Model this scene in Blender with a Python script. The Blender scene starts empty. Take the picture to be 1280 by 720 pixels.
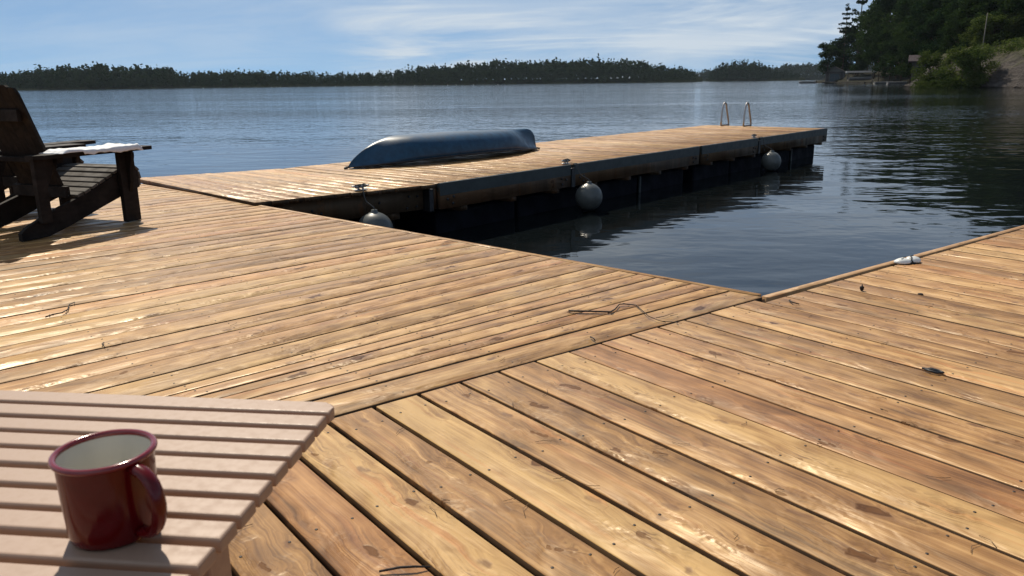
import bpy, bmesh, math, random
import numpy as np
from mathutils import Vector, Matrix, noise as mnoise

random.seed(7)
R = math.radians
SC = bpy.context.scene
COL = SC.collection

# ------------------------------------------------------------------ camera
F_PX, W_PX, H_PX = 998.0, 1280.0, 720.0
CAM_H = 0.88                      # phone held by someone sitting in a chair
ROLL = math.atan(-0.0116)
PITCH = math.atan((360 - 103.0) * math.cos(ROLL) / F_PX)
def tocam(u, v, w):
    """image right u, image down v, depth w -> world direction"""
    c, s = math.cos(-ROLL), math.sin(-ROLL)
    a, b = c * u - s * v, s * u + c * v
    cp, sp = math.cos(PITCH), math.sin(PITCH)
    return Vector((a, cp * w - sp * b, -sp * w - cp * b))
def ray(x, y):
    return tocam((x - 640) / F_PX, (y - 360) / F_PX, 1.0)
def gp(x, y, z=0.0):
    """where the sight line through photo pixel x,y meets the level z"""
    d = ray(x, y)
    t = (z - CAM_H) / d.z
    return Vector((d.x * t, d.y * t, z))
def bearing(x, dist):
    """point on the horizon direction of photo column x, at a distance"""
    d = ray(x, 103 - 0.0116 * (x - 640))
    k = dist / math.hypot(d.x, d.y)
    return Vector((d.x * k, d.y * k, 0))

cam_d = bpy.data.cameras.new('camera')
cam = bpy.data.objects.new('camera', cam_d)
COL.objects.link(cam)
SC.camera = cam
cam_d.sensor_width = 7.2
cam_d.lens = 7.2 * F_PX / W_PX
cam_d.clip_start = 0.02
cam_d.clip_end = 6000
cam_d.dof.use_dof = True
cam_d.dof.focus_distance = 6.5
cam_d.dof.aperture_fstop = 3.2
rt, up, bk = tocam(1, 0, 0), tocam(0, -1, 0), tocam(0, 0, -1)
cam.matrix_world = Matrix(((rt.x, up.x, bk.x, 0), (rt.y, up.y, bk.y, 0), (rt.z, up.z, bk.z, CAM_H), (0, 0, 0, 1)))

# ------------------------------------------------------------------ sky and sun
SUN_AZ, SUN_EL = R(-21), R(48)
SKY_STRENGTH = 0.085
EXPOSURE = 0.0
to_sun = Vector((math.sin(SUN_AZ) * math.cos(SUN_EL), math.cos(SUN_AZ) * math.cos(SUN_EL), math.sin(SUN_EL)))
world = bpy.data.worlds.new('World')
SC.world = world
world.use_nodes = True
wt = world.node_tree
for n in list(wt.nodes):
    wt.nodes.remove(n)
def wn(t, **k):
    n = wt.nodes.new(t)
    for a, b in k.items():
        setattr(n, a, b)
    return n
sky = wn('ShaderNodeTexSky', sky_type='NISHITA', sun_disc=False)
sky.sun_elevation = SUN_EL
sky.sun_rotation = SUN_AZ
sky.air_density = 0.8
sky.dust_density = 0.1
sky.ozone_density = 3.0
geo = wn('ShaderNodeTexCoord')
lift = wn('ShaderNodeVectorMath', operation='MULTIPLY_ADD')
lift.inputs[1].default_value = (1, 1, 0.9)
lift.inputs[2].default_value = (0, 0, 0.13)
wt.links.new(geo.outputs['Generated'], lift.inputs[0])
nrmz = wn('ShaderNodeVectorMath', operation='NORMALIZE')
wt.links.new(lift.outputs[0], nrmz.inputs[0])
wt.links.new(nrmz.outputs[0], sky.inputs[0])
sep = wn('ShaderNodeSeparateXYZ')
wt.links.new(geo.outputs['Generated'], sep.inputs[0])
def wmath(op, a, b=None, clamp=False):
    n = wn('ShaderNodeMath', operation=op, use_clamp=clamp)
    for i, v in enumerate((a, b)):
        if v is None: continue
        if isinstance(v, (int, float)): n.inputs[i].default_value = v
        else: wt.links.new(v, n.inputs[i])
    return n.outputs[0]
zz = wmath('ADD', wmath('MAXIMUM', sep.outputs[2], 0.0), 0.16)
cx = wmath('DIVIDE', sep.outputs[0], zz)
cy = wmath('DIVIDE', sep.outputs[1], zz)
comb = wn('ShaderNodeCombineXYZ')
wt.links.new(cx, comb.inputs[0]); wt.links.new(cy, comb.inputs[1])
def cloud(scale, sx, sy, rot, detail, dist, lo, hi, seed):
    mp = wn('ShaderNodeMapping')
    mp.inputs['Rotation'].default_value = (0, 0, rot)
    mp.inputs['Scale'].default_value = (sx, sy, 1)
    mp.inputs['Location'].default_value = (seed, seed * 0.7, seed)
    wt.links.new(comb.outputs[0], mp.inputs[0])
    nz = wn('ShaderNodeTexNoise')
    nz.inputs['Scale'].default_value = scale
    nz.inputs['Detail'].default_value = detail
    nz.inputs['Roughness'].default_value = 0.6
    nz.inputs['Distortion'].default_value = dist
    wt.links.new(mp.outputs[0], nz.inputs['Vector'])
    mr = wn('ShaderNodeMapRange', interpolation_type='SMOOTHSTEP')
    mr.inputs['From Min'].default_value = lo
    mr.inputs['From Max'].default_value = hi
    wt.links.new(nz.outputs[0], mr.inputs['Value'])
    return mr.outputs[0]
broad = cloud(0.30, 1.0, 0.6, R(25), 2.0, 0.4, 0.40, 0.60, 55.1)
wisp = cloud(0.95, 0.55, 1.25, R(-24), 7.0, 0.9, 0.40, 0.70, 1.3)
veil = cloud(0.6, 0.6, 1.0, R(18), 6.0, 0.6, 0.32, 0.66, 8.6)
m1 = wmath('MULTIPLY', wmath('ADD', wmath('MULTIPLY', wisp, 0.8), wmath('MULTIPLY', veil, 0.75)), wmath('ADD', wmath('MULTIPLY', broad, 0.85), 0.30), clamp=True)
cmask = wmath('ADD', wmath('MULTIPLY', m1, 0.88), 0.05)
tint = wn('ShaderNodeMix', data_type='RGBA', blend_type='MULTIPLY')
tint.inputs[0].default_value = 1.0
wt.links.new(sky.outputs[0], tint.inputs[6])
tint.inputs[7].default_value = (0.84, 0.97, 0.99, 1)
cl = wn('ShaderNodeMix', data_type='RGBA')
wt.links.new(cmask, cl.inputs[0])
wt.links.new(tint.outputs[2], cl.inputs[6])
cl.inputs[7].default_value = (7.4, 8.3, 9.2, 1)
bg = wn('ShaderNodeBackground')
bg.inputs['Strength'].default_value = SKY_STRENGTH
wt.links.new(cl.outputs[2], bg.inputs['Color'])
wo = wn('ShaderNodeOutputWorld')
wt.links.new(bg.outputs[0], wo.inputs[0])

sun_d = bpy.data.lights.new('sun', 'SUN')
sun_d.energy = 4.9
sun_d.angle = R(0.53)
sun_d.color = (1.0, 0.90, 0.74)
sun = bpy.data.objects.new('sun', sun_d)
COL.objects.link(sun)
sun.rotation_euler = to_sun.to_track_quat('Z', 'Y').to_euler()
sun.location = (0, 0, 30)

SC.view_settings.view_transform = 'Standard'
SC.view_settings.look = 'None'
SC.view_settings.exposure = EXPOSURE
SC.view_settings.gamma = 1.0
SC.view_settings.use_curve_mapping = False
SC.render.resolution_x, SC.render.resolution_y = 1024, 576

# ------------------------------------------------------------------ helpers
def tag(o, label=None, cat=None, group=None, kind=None):
    if label: o['label'] = label
    if cat: o['category'] = cat
    if group: o['group'] = group
    if kind: o['kind'] = kind
    return o
def empty(name, loc, rotz=0.0):
    o = bpy.data.objects.new(name, None)
    COL.objects.link(o)
    o.location = loc
    o.rotation_euler = (0, 0, rotz)
    o.empty_display_size = 0.1
    return o
def link(name, me, mat, parent=None, loc=(0, 0, 0), rot=(0, 0, 0)):
    o = bpy.data.objects.new(name, me)
    if mat is not None and not me.materials:
        me.materials.append(mat)
    COL.objects.link(o)
    o.parent = parent
    o.location = loc
    o.rotation_euler = rot
    return o
def bm_mesh(bm, name, smooth=False):
    bmesh.ops.recalc_face_normals(bm, faces=bm.faces)
    me = bpy.data.meshes.new(name)
    bm.to_mesh(me)
    bm.free()
    if smooth:
        for p in me.polygons: p.use_smooth = True
    return me
def box_bm(sx, sy, sz, bev=0.0, seg=2, c=(0, 0, 0)):
    bm = bmesh.new()
    bmesh.ops.create_cube(bm, size=1.0)
    for v in bm.verts:
        v.co = Vector((v.co.x * sx + c[0], v.co.y * sy + c[1], v.co.z * sz + c[2]))
    if bev:
        bmesh.ops.bevel(bm, geom=bm.edges[:], offset=bev, segments=seg, profile=0.5, affect='EDGES')
    return bm
def box(name, mat, parent, size, c, bev=0.004, rot=(0, 0, 0)):
    return link(name, bm_mesh(box_bm(*size, bev=bev), name), mat, parent, c, rot)
def add_prism(bm, pts, axis, lo, hi):
    """extrude a 2-D outline along an axis (0,1,2) from lo to hi"""
    def mk(p, t):
        q = [0, 0, 0]
        o = [i for i in range(3) if i != axis]
        q[o[0]], q[o[1]], q[axis] = p[0], p[1], t
        return bm.verts.new(q)
    A = [mk(p, lo) for p in pts]
    B = [mk(p, hi) for p in pts]
    n = len(pts)
    for i in range(n):
        bm.faces.new((A[i], A[(i + 1) % n], B[(i + 1) % n], B[i]))
    bm.faces.new(A)
    bm.faces.new(B[::-1])
def prism(name, mat, parent, pts, axis, lo, hi, bev=0.003, loc=(0, 0, 0), rot=(0, 0, 0)):
    bm = bmesh.new()
    add_prism(bm, pts, axis, lo, hi)
    if bev:
        es = [e for e in bm.edges if len(e.link_faces) == 2 and e.calc_face_angle(0) > 0.6]
        bmesh.ops.bevel(bm, geom=es, offset=bev, segments=2, profile=0.5, affect='EDGES')
    return link(name, bm_mesh(bm, name), mat, parent, loc, rot)
def tube_bm(bm, pts, rad, n=8, caps=True):
    pts = [Vector(p) for p in pts]
    rads = rad if isinstance(rad, (list, tuple)) else [rad] * len(pts)
    rings, ref = [], None
    for i, p in enumerate(pts):
        a = pts[max(i - 1, 0)]
        b = pts[min(i + 1, len(pts) - 1)]
        t = (b - a).normalized()
        if ref is None:
            ref = Vector((0, 0, 1)) if abs(t.z) < 0.9 else Vector((1, 0, 0))
        x = t.cross(ref).normalized()
        y = x.cross(t).normalized()
        ref = y
        rings.append([bm.verts.new(p + (x * math.cos(k * 2 * math.pi / n) + y * math.sin(k * 2 * math.pi / n)) * rads[i]) for k in range(n)])
    for A, B in zip(rings, rings[1:]):
        for k in range(n):
            f = bm.faces.new((A[k], A[(k + 1) % n], B[(k + 1) % n], B[k]))
            f.smooth = True
    if caps:
        bm.faces.new(rings[0][::-1])
        bm.faces.new(rings[-1])
def tube(name, mat, parent, pts, rad, n=8, loc=(0, 0, 0)):
    bm = bmesh.new()
    tube_bm(bm, pts, rad, n)
    return link(name, bm_mesh(bm, name), mat, parent, loc)
def lathe_bm(prof, n=48):
    bm = bmesh.new()
    rings = []
    for r, z in prof:
        if r < 1e-6:
            rings.append([bm.verts.new((0, 0, z))])
        else:
            rings.append([bm.verts.new((r * math.cos(2 * math.pi * k / n), r * math.sin(2 * math.pi * k / n), z)) for k in range(n)])
    for A, B in zip(rings, rings[1:]):
        for k in range(n):
            k2 = (k + 1) % n
            vs = []
            for v in (A[k % len(A)], A[k2 % len(A)], B[k2 % len(B)], B[k % len(B)]):
                if v not in vs: vs.append(v)
            if len(vs) > 2: bm.faces.new(vs).smooth = True
    return bm
def np_mesh(name, V, Q, smooth=False):
    """mesh from numpy vertices (n,3) and faces (m,3|4)"""
    V = np.asarray(V, np.float32); Q = np.asarray(Q, np.int32)
    k = Q.shape[1]
    me = bpy.data.meshes.new(name)
    me.vertices.add(len(V)); me.vertices.foreach_set('co', V.ravel())
    me.loops.add(Q.size); me.loops.foreach_set('vertex_index', Q.ravel())
    me.polygons.add(len(Q))
    me.polygons.foreach_set('loop_start', np.arange(0, Q.size, k, dtype=np.int32))
    if smooth: me.polygons.foreach_set('use_smooth', np.ones(len(Q), bool))
    me.update(calc_edges=True)
    return me

# ------------------------------------------------------------------ materials
class NT:
    def __init__(s, name):
        s.m = bpy.data.materials.new(name); s.m.use_nodes = True
        s.t = s.m.node_tree
        s.b = s.t.nodes['Principled BSDF']
        s.out = s.t.nodes['Material Output']
    def n(s, t, **k):
        x = s.t.nodes.new(t)
        for a, b in k.items(): setattr(x, a, b)
        return x
    def l(s, a, b): s.t.links.new(a, b)
    def put(s, sock, v):
        if isinstance(v, bpy.types.NodeSocket): s.l(v, sock)
        elif isinstance(v, (tuple, list)) and len(v) == 3 and sock.type == 'RGBA': sock.default_value = (*v, 1)
        else: sock.default_value = v
    def math(s, op, a, b=0.0, c=None, clamp=False):
        x = s.n('ShaderNodeMath', operation=op, use_clamp=clamp)
        s.put(x.inputs[0], a); s.put(x.inputs[1], b)
        if c is not None: s.put(x.inputs[2], c)
        return x.outputs[0]
    def vmath(s, op, a, b):
        x = s.n('ShaderNodeVectorMath', operation=op)
        s.put(x.inputs[0], a); s.put(x.inputs[1], b)
        return x.outputs[0]
    def xyz(s, x, y, z):
        k = s.n('ShaderNodeCombineXYZ')
        for i, v in enumerate((x, y, z)): s.put(k.inputs[i], v)
        return k.outputs[0]
    def sep(s, v):
        k = s.n('ShaderNodeSeparateXYZ'); s.l(v, k.inputs[0]); return k.outputs
    def noise(s, vec, scale=1.0, detail=2.0, rough=0.5, dist=0.0, dim='3D'):
        k = s.n('ShaderNodeTexNoise', noise_dimensions=dim)
        s.put(k.inputs['Vector'], vec); k.inputs['Scale'].default_value = scale
        k.inputs['Detail'].default_value = detail; k.inputs['Roughness'].default_value = rough
        k.inputs['Distortion'].default_value = dist
        return k.outputs[0]
    def voro(s, vec, scale=1.0, rnd=1.0, dim='2D'):
        k = s.n('ShaderNodeTexVoronoi', voronoi_dimensions=dim)
        s.put(k.inputs['Vector'], vec); k.inputs['Scale'].default_value = scale
        k.inputs['Randomness'].default_value = rnd
        return k
    def rng(s, v, a, b, c=0.0, d=1.0, smooth=True):
        k = s.n('ShaderNodeMapRange', interpolation_type='SMOOTHSTEP' if smooth else 'LINEAR')
        s.put(k.inputs['Value'], v)
        for nm, q in zip(('From Min', 'From Max', 'To Min', 'To Max'), (a, b, c, d)): s.put(k.inputs[nm], q)
        return k.outputs[0]
    def mix(s, f, a, b, mode='MIX'):
        k = s.n('ShaderNodeMix', data_type='RGBA', blend_type=mode)
        s.put(k.inputs[0], f); s.put(k.inputs[6], a); s.put(k.inputs[7], b)
        return k.outputs[2]
    def ramp(s, f, stops):
        k = s.n('ShaderNodeValToRGB')
        e = k.color_ramp.elements
        while len(e) < len(stops): e.new(0.5)
        for i, (p, c) in enumerate(stops):
            e[i].position = p; e[i].color = (*c, 1)
        s.put(k.inputs[0], f)
        return k.outputs[0]
    def bump(s, h, strength=0.3, dist=0.01, normal=None):
        k = s.n('ShaderNodeBump')
        s.put(k.inputs['Height'], h); s.put(k.inputs['Strength'], strength); k.inputs['Distance'].default_value = dist
        if normal is not None: s.l(normal, k.inputs['Normal'])
        return k.outputs[0]
    def fin(s, color=None, rough=None, normal=None, **k):
        if color is not None: s.put(s.b.inputs['Base Color'], color)
        if rough is not None: s.put(s.b.inputs['Roughness'], rough)
        if normal is not None: s.l(normal, s.b.inputs['Normal'])
        for a, v in k.items(): s.put(s.b.inputs[a.replace('_', ' ')], v)
        return s.m

def deck_wood(name, light, mid, dark, tone_shift=1.0):
    t = NT(name)
    tc = t.n('ShaderNodeTexCoord').outputs['Object']
    rnd = t.n('ShaderNodeObjectInfo').outputs['Random']
    off = t.xyz(t.math('MULTIPLY', rnd, 91.7), t.math('MULTIPLY', rnd, 37.3), t.math('MULTIPLY', rnd, 13.1))
    p = t.vmath('ADD', tc, off)
    px, py, pz = t.sep(p)
    r2 = t.math('FRACT', t.math('MULTIPLY', rnd, 7.31))
    r3 = t.math('FRACT', t.math('MULTIPLY', rnd, 23.77))
    # knots: big ones and pin knots, in board space
    def knots(sx, sy, keep, wob):
        w = t.math('MULTIPLY', t.math('SUBTRACT', t.noise(p, 24, 2, 0.5), 0.5), wob)
        v = t.voro(t.xyz(t.math('ADD', t.math('MULTIPLY', px, sx), w), t.math('ADD', t.math('MULTIPLY', py, sy), w), 0.0))
        c = t.sep(v.outputs['Color'])
        act = t.math('GREATER_THAN', c[0], keep)
        return v.outputs['Distance'], act, c[1]
    d1, a1, c1 = knots(2.8, 6.4, 0.28, 0.30)
    d2, a2, c2 = knots(6.5, 13.0, 0.62, 0.40)
    rk = t.math('ADD', t.math('MULTIPLY', t.math('MULTIPLY', c1, c1), 0.070), 0.030)
    core1 = t.math('MULTIPLY', t.rng(d1, t.math('MULTIPLY', rk, 1.2), t.math('MULTIPLY', rk, 0.75)), a1)
    halo1 = t.math('MULTIPLY', t.rng(d1, 0.42, 0.02), a1)
    core2 = t.math('MULTIPLY', t.rng(d2, 0.17, 0.06), a2)
    halo2 = t.math('MULTIPLY', t.rng(d2, 0.55, 0.05), a2)
    # grain: long lines that flow round the knots
    sway = t.math('MULTIPLY', t.math('SUBTRACT', t.noise(t.xyz(t.math('MULTIPLY', px, 0.9), t.math('MULTIPLY', py, 4.0), pz), 1.0, 2), 0.5), 0.018)
    gy = t.math('ADD', t.math('ADD', py, sway), t.math('ADD', t.math('MULTIPLY', halo1, 0.020), t.math('MULTIPLY', halo2, 0.015)))
    fine = t.noise(t.xyz(t.math('MULTIPLY', px, 2.2), t.math('MULTIPLY', gy, 210.0), 0.0), 1.0, 3, 0.6)
    bands = t.noise(t.xyz(t.math('MULTIPLY', px, 0.55), t.math('MULTIPLY', gy, 46.0), 3.0), 1.0, 2, 0.5)
    blotch = t.noise(t.xyz(t.math('MULTIPLY', px, 2.6), t.math('MULTIPLY', py, 7.0), 7.0), 1.0, 3, 0.55, 0.6)
    fleck = t.noise(t.xyz(t.math('MULTIPLY', px, 28.0), t.math('MULTIPLY', py, 75.0), 1.0), 1.0, 2, 0.6)
    mott = t.noise(t.xyz(t.math('MULTIPLY', px, 8.0), t.math('MULTIPLY', py, 17.0), 5.0), 1.0, 2, 0.42, 0.5)
    v = t.math('ADD', t.math('MULTIPLY', bands, 0.32), t.math('ADD', t.math('MULTIPLY', fine, 0.34), t.math('MULTIPLY', blotch, 0.48)))
    v = t.math('ADD', v, t.math('MULTIPLY', t.math('SUBTRACT', mott, 0.5), 0.34))
    v = t.math('ADD', v, t.math('MULTIPLY', t.math('SUBTRACT', r2, 0.5), 0.16))
    col = t.ramp(v, [(0.36, dark), (0.535, mid), (0.69, light)])
    # board to board: reddish, greenish grey, honey
    col = t.mix(t.math('MULTIPLY', t.rng(r3, 0.62, 1.0), 0.55), col, t.mix(1.0, col, (1.0, 0.80, 0.72), 'MULTIPLY'))
    col = t.mix(t.math('MULTIPLY', t.rng(r3, 0.38, 0.0), 0.6), col, t.mix(1.0, col, (0.90, 0.97, 0.92), 'MULTIPLY'))
    red = t.math('MULTIPLY', t.rng(t.noise(t.xyz(t.math('MULTIPLY', px, 1.1), t.math('MULTIPLY', gy, 26.0), 11.0), 1.0, 2), 0.58, 0.74), 0.55)
    col = t.mix(red, col, t.mix(1.0, col, (1.0, 0.66, 0.50), 'MULTIPLY'))
    ring = t.math('MULTIPLY', t.math('ADD', t.math('SINE', t.math('MULTIPLY', d1, 70.0)), 1.0), 0.5)
    kcol = t.mix(ring, (0.055, 0.021, 0.008), (0.105, 0.044, 0.016))
    col = t.mix(t.math('MULTIPLY', t.rng(d1, t.math('MULTIPLY', rk, 2.6), t.math('MULTIPLY', rk, 0.9)), t.math('MULTIPLY', a1, t.math('ADD', t.math('MULTIPLY', c1, 0.4), 0.15))), col, (0.20, 0.095, 0.035))
    col = t.mix(t.math('MULTIPLY', core1, t.math('ADD', t.math('MULTIPLY', c1, 0.5), 0.35)), col, kcol)
    col = t.mix(t.math('MULTIPLY', core2, t.math('ADD', t.math('MULTIPLY', c2, 0.5), 0.3)), col, (0.13, 0.055, 0.022))
    # dark resin streaks running out of the knots
    strk = t.noise(t.xyz(t.math('MULTIPLY', px, 9.0), t.math('MULTIPLY', gy, 150.0), 4.0), 1.0, 3, 0.65)
    near = t.math('MULTIPLY', t.rng(d1, 0.46, 0.06), a1)
    col = t.mix(t.math('MULTIPLY', t.math('MULTIPLY', near, t.rng(strk, 0.50, 0.66)), 0.75), col, (0.115, 0.048, 0.016))
    # dirt and weather specks
    dirt = t.math('MULTIPLY', t.rng(t.noise(t.xyz(t.math('MULTIPLY', px, 6.0), t.math('MULTIPLY', py, 13.0), 2.0), 1.0, 4, 0.65), 0.60, 0.76), 0.45)
    col = t.mix(dirt, col, (0.185, 0.090, 0.032))
    speck = t.math('MULTIPLY', t.rng(fleck, 0.72, 0.80), 0.6)
    col = t.mix(speck, col, (0.10, 0.055, 0.030))
    rough = t.math('ADD', t.rng(blotch, 0.32, 0.68, 0.60, 0.30), t.math('MULTIPLY', fine, 0.10))
    # the planed face is not flat: raised grain, dips and humps round the knots
    h = t.math('ADD', t.math('MULTIPLY', fine, 0.10), t.math('MULTIPLY', bands, 0.14))
    h = t.math('ADD', h, t.math('ADD', t.math('MULTIPLY', halo1, 0.75), t.math('MULTIPLY', halo2, 0.35)))
    h = t.math('SUBTRACT', h, t.math('ADD', t.math('MULTIPLY', core1, 0.14), t.math('MULTIPLY', core2, 0.10)))
    h = t.math('ADD', h, t.math('ADD', t.math('MULTIPLY', blotch, 1.35), t.math('MULTIPLY', mott, 1.0)))
    nrm = t.bump(h, 0.95, 0.009)
    return t.fin(col, rough, nrm, Specular_IOR_Level=t.math('SUBTRACT', 0.55, t.math('MULTIPLY', core1, 0.4)), Specular_Tint=(1.0, 0.84, 0.62, 1.0))

M = {}
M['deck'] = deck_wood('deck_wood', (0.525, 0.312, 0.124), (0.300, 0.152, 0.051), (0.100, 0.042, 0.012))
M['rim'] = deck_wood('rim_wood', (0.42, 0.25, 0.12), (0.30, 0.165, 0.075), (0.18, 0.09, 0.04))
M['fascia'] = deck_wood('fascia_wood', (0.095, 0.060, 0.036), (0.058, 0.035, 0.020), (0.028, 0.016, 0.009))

M['edge'] = deck_wood('board_edge_gap_shade', (0.09, 0.050, 0.026), (0.050, 0.027, 0.014), (0.020, 0.010, 0.006))  # brown board sides, darkened further in colour to stand in for gap shade

def weathered(name, a, b):
    t = NT(name)
    tc = t.n('ShaderNodeTexCoord').outputs['Object']
    rnd = t.n('ShaderNodeObjectInfo').outputs['Random']
    p = t.vmath('ADD', tc, t.xyz(t.math('MULTIPLY', rnd, 31.0), t.math('MULTIPLY', rnd, 17.0), 0.0))
    g = t.noise(p, 9.0, 4, 0.6, 0.4)
    g2 = t.noise(t.vmath('MULTIPLY', p, (60.0, 12.0, 60.0)), 1.0, 3, 0.6)
    v = t.math('ADD', t.math('MULTIPLY', g, 0.6), t.math('MULTIPLY', g2, 0.4))
    col = t.ramp(v, [(0.3, a), (0.7, b)])
    return t.fin(col, t.rng(g, 0.3, 0.7, 0.85, 0.6), t.bump(v, 0.5, 0.004), Specular_IOR_Level=0.2)
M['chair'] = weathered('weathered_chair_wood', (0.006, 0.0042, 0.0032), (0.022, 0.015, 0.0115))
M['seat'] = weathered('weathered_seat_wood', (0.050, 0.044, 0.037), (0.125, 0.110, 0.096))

def plain(name, col, rough, var=0.12, scale=20.0, bump=0.0, metal=0.0, **k):
    t = NT(name)
    tc = t.n('ShaderNodeTexCoord').outputs['Object']
    nz = t.noise(tc, scale, 4, 0.6)
    dk = tuple(c * (1 - var * 2) for c in col); lt = tuple(min(1, c * (1 + var)) for c in col)
    c = t.ramp(nz, [(0.3, dk), (0.7, lt)])
    nrm = t.bump(nz, bump, 0.003) if bump else None
    return t.fin(c, t.rng(nz, 0.3, 0.7, rough * 1.15, rough * 0.85), nrm, Metallic=metal, **k)
M['slat'] = plain('composite_slat', (0.34, 0.218, 0.150), 0.5, 0.03, 90, 0.03)
M['red'] = plain('red_enamel', (0.105, 0.003, 0.004), 0.16, 0.10, 30, 0.0, 0.0, Specular_IOR_Level=0.4)
M['redrim'] = plain('red_enamel_rim', (0.19, 0.010, 0.014), 0.14, 0.08, 60, 0.0, 0.0, Coat_Weight=0.5)
M['enamel'] = plain('pale_enamel', (0.62, 0.60, 0.53), 0.16, 0.04, 25)
M['blue'] = plain('blue_polyethylene', (0.011, 0.052, 0.105), 0.42, 0.16, 12, 0.08, Specular_IOR_Level=0.4)
M['black'] = plain('black_plastic', (0.012, 0.013, 0.016), 0.5, 0.2, 30)
M['float'] = plain('dark_blue_float', (0.004, 0.005, 0.010), 0.7, 0.2, 8, Specular_IOR_Level=0.12)
M['vinyl'] = plain('grey_vinyl', (0.040, 0.050, 0.052), 0.45, 0.08, 10, 0.05, Specular_IOR_Level=0.3)
M['fender'] = plain('grey_fender', (0.080, 0.088, 0.086), 0.40, 0.10, 14, 0.05)
M['rope'] = plain('rope', (0.075, 0.073, 0.07), 0.9, 0.2, 160, 0.4)
M['galv'] = plain('galvanised', (0.55, 0.56, 0.56), 0.42, 0.12, 40, 0.1, 0.8)
M['alum'] = plain('brushed_aluminium', (0.40, 0.37, 0.35), 0.38, 0.10, 60, 0.05, 0.9)
M['screw'] = plain('screw', (0.018, 0.012, 0.009), 0.6, 0.2, 200)
M['twig'] = plain('twig_bark', (0.030, 0.020, 0.016), 0.8, 0.3, 90, 0.5)
M['needle'] = plain('pine_needle', (0.16, 0.085, 0.035), 0.7, 0.3, 30)
M['white'] = plain('white_plastic', (0.72, 0.72, 0.68), 0.35, 0.05, 40, 0.05)
M['cloth'] = plain('white_cloth', (0.76, 0.76, 0.76), 0.7, 0.04, 70, 0.3)
M['bark'] = plain('bark', (0.075, 0.055, 0.042), 0.9, 0.3, 3, 0.6, Specular_IOR_Level=0.1)
M['pole'] = plain('pale_pole', (0.17, 0.155, 0.13), 0.8, 0.15, 2, Specular_IOR_Level=0.1)
M['shed'] = plain('grey_shed_wood', (0.085, 0.080, 0.078), 0.8, 0.15, 1.2, Specular_IOR_Level=0.1)
M['shedtrim'] = plain('pale_trim', (0.17, 0.17, 0.165), 0.7, 0.08, 1.5, Specular_IOR_Level=0.1)
M['shingle'] = plain('roof_shingle', (0.10, 0.095, 0.10), 0.85, 0.15, 3, Specular_IOR_Level=0.1)
M['darkroof'] = plain('dark_roof', (0.055, 0.045, 0.05), 0.85, 0.15, 3, Specular_IOR_Level=0.1)
M['boat'] = plain('pale_boat', (0.24, 0.235, 0.23), 0.4, 0.08, 1)
M['dockgrey'] = plain('grey_dock', (0.17, 0.15, 0.13), 0.85, 0.2, 2, Specular_IOR_Level=0.1)
M['glass'] = plain('dark_glass', (0.02, 0.025, 0.03), 0.08, 0.1, 2)

def leafmat(name, a, b, trans=0.35):
    t = NT(name)
    gpos = t.n('ShaderNodeNewGeometry').outputs['Position']
    rnd = t.n('ShaderNodeObjectInfo').outputs['Random']
    nz = t.noise(gpos, 0.55, 4, 0.65)
    v = t.math('ADD', nz, t.math('MULTIPLY', t.math('SUBTRACT', rnd, 0.5), 0.35))
    col = t.ramp(v, [(0.28, a), (0.75, b)])
    df = t.n('ShaderNodeBsdfDiffuse'); t.l(col, df.inputs['Color'])
    tr = t.n('ShaderNodeBsdfTranslucent'); t.l(t.mix(1.0, col, (0.9, 1.0, 0.5), 'MULTIPLY'), tr.inputs['Color'])
    ms = t.n('ShaderNodeMixShader'); ms.inputs[0].default_value = trans
    t.l(df.outputs[0], ms.inputs[1]); t.l(tr.outputs[0], ms.inputs[2])
    t.l(ms.outputs[0], t.out.inputs['Surface'])
    return t.m
M['pine'] = leafmat('pine_needles_dark', (0.010, 0.022, 0.013), (0.028, 0.048, 0.024), 0.2)
M['leaf'] = leafmat('broad_leaves', (0.012, 0.027, 0.012), (0.042, 0.066, 0.025), 0.25)
M['bush'] = leafmat('bush_leaves', (0.042, 0.064, 0.020), (0.120, 0.142, 0.050), 0.32)
M['farleaf'] = leafmat('far_foliage', (0.012, 0.024, 0.017), (0.034, 0.050, 0.030), 0.2)

def rockmat():
    t = NT('shore_rock')
    gpos = t.n('ShaderNodeNewGeometry')
    p = gpos.outputs['Position']
    n1 = t.noise(p, 0.35, 6, 0.65, 0.5)
    n2 = t.noise(t.vmath('MULTIPLY', p, (0.5, 0.5, 2.2)), 1.2, 6, 0.7)
    col = t.ramp(t.math('ADD', t.math('MULTIPLY', n1, 0.5), t.math('MULTIPLY', n2, 0.5)), [(0.3, (0.036, 0.031, 0.028)), (0.52, (0.115, 0.100, 0.092)), (0.72, (0.25, 0.225, 0.208))])
    z = t.sep(p)[2]
    veg = t.math('MULTIPLY', t.rng(t.math('ADD', z, t.math('MULTIPLY', t.math('SUBTRACT', n1, 0.5), 7.0)), 2.0, 4.8), 0.9)
    col = t.mix(veg, col, t.mix(n2, (0.045, 0.060, 0.020), (0.14, 0.13, 0.055)))
    col = t.mix(t.rng(t.sep(p)[1], 131.0, 142.0), col, t.mix(n2, (0.018, 0.018, 0.012), (0.045, 0.042, 0.026)))
    wet = t.rng(z, -0.28, -0.40)
    col = t.mix(t.math('MULTIPLY', wet, 0.6), col, (0.03, 0.025, 0.02))
    return t.fin(col, 0.85, t.bump(t.math('ADD', n1, n2), 1.0, 1.6), Specular_IOR_Level=0.1)
M['rock'] = rockmat()
M['forestfloor'] = plain('forest_floor', (0.014, 0.018, 0.012), 0.95, 0.3, 0.2, Specular_IOR_Level=0.0)

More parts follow.
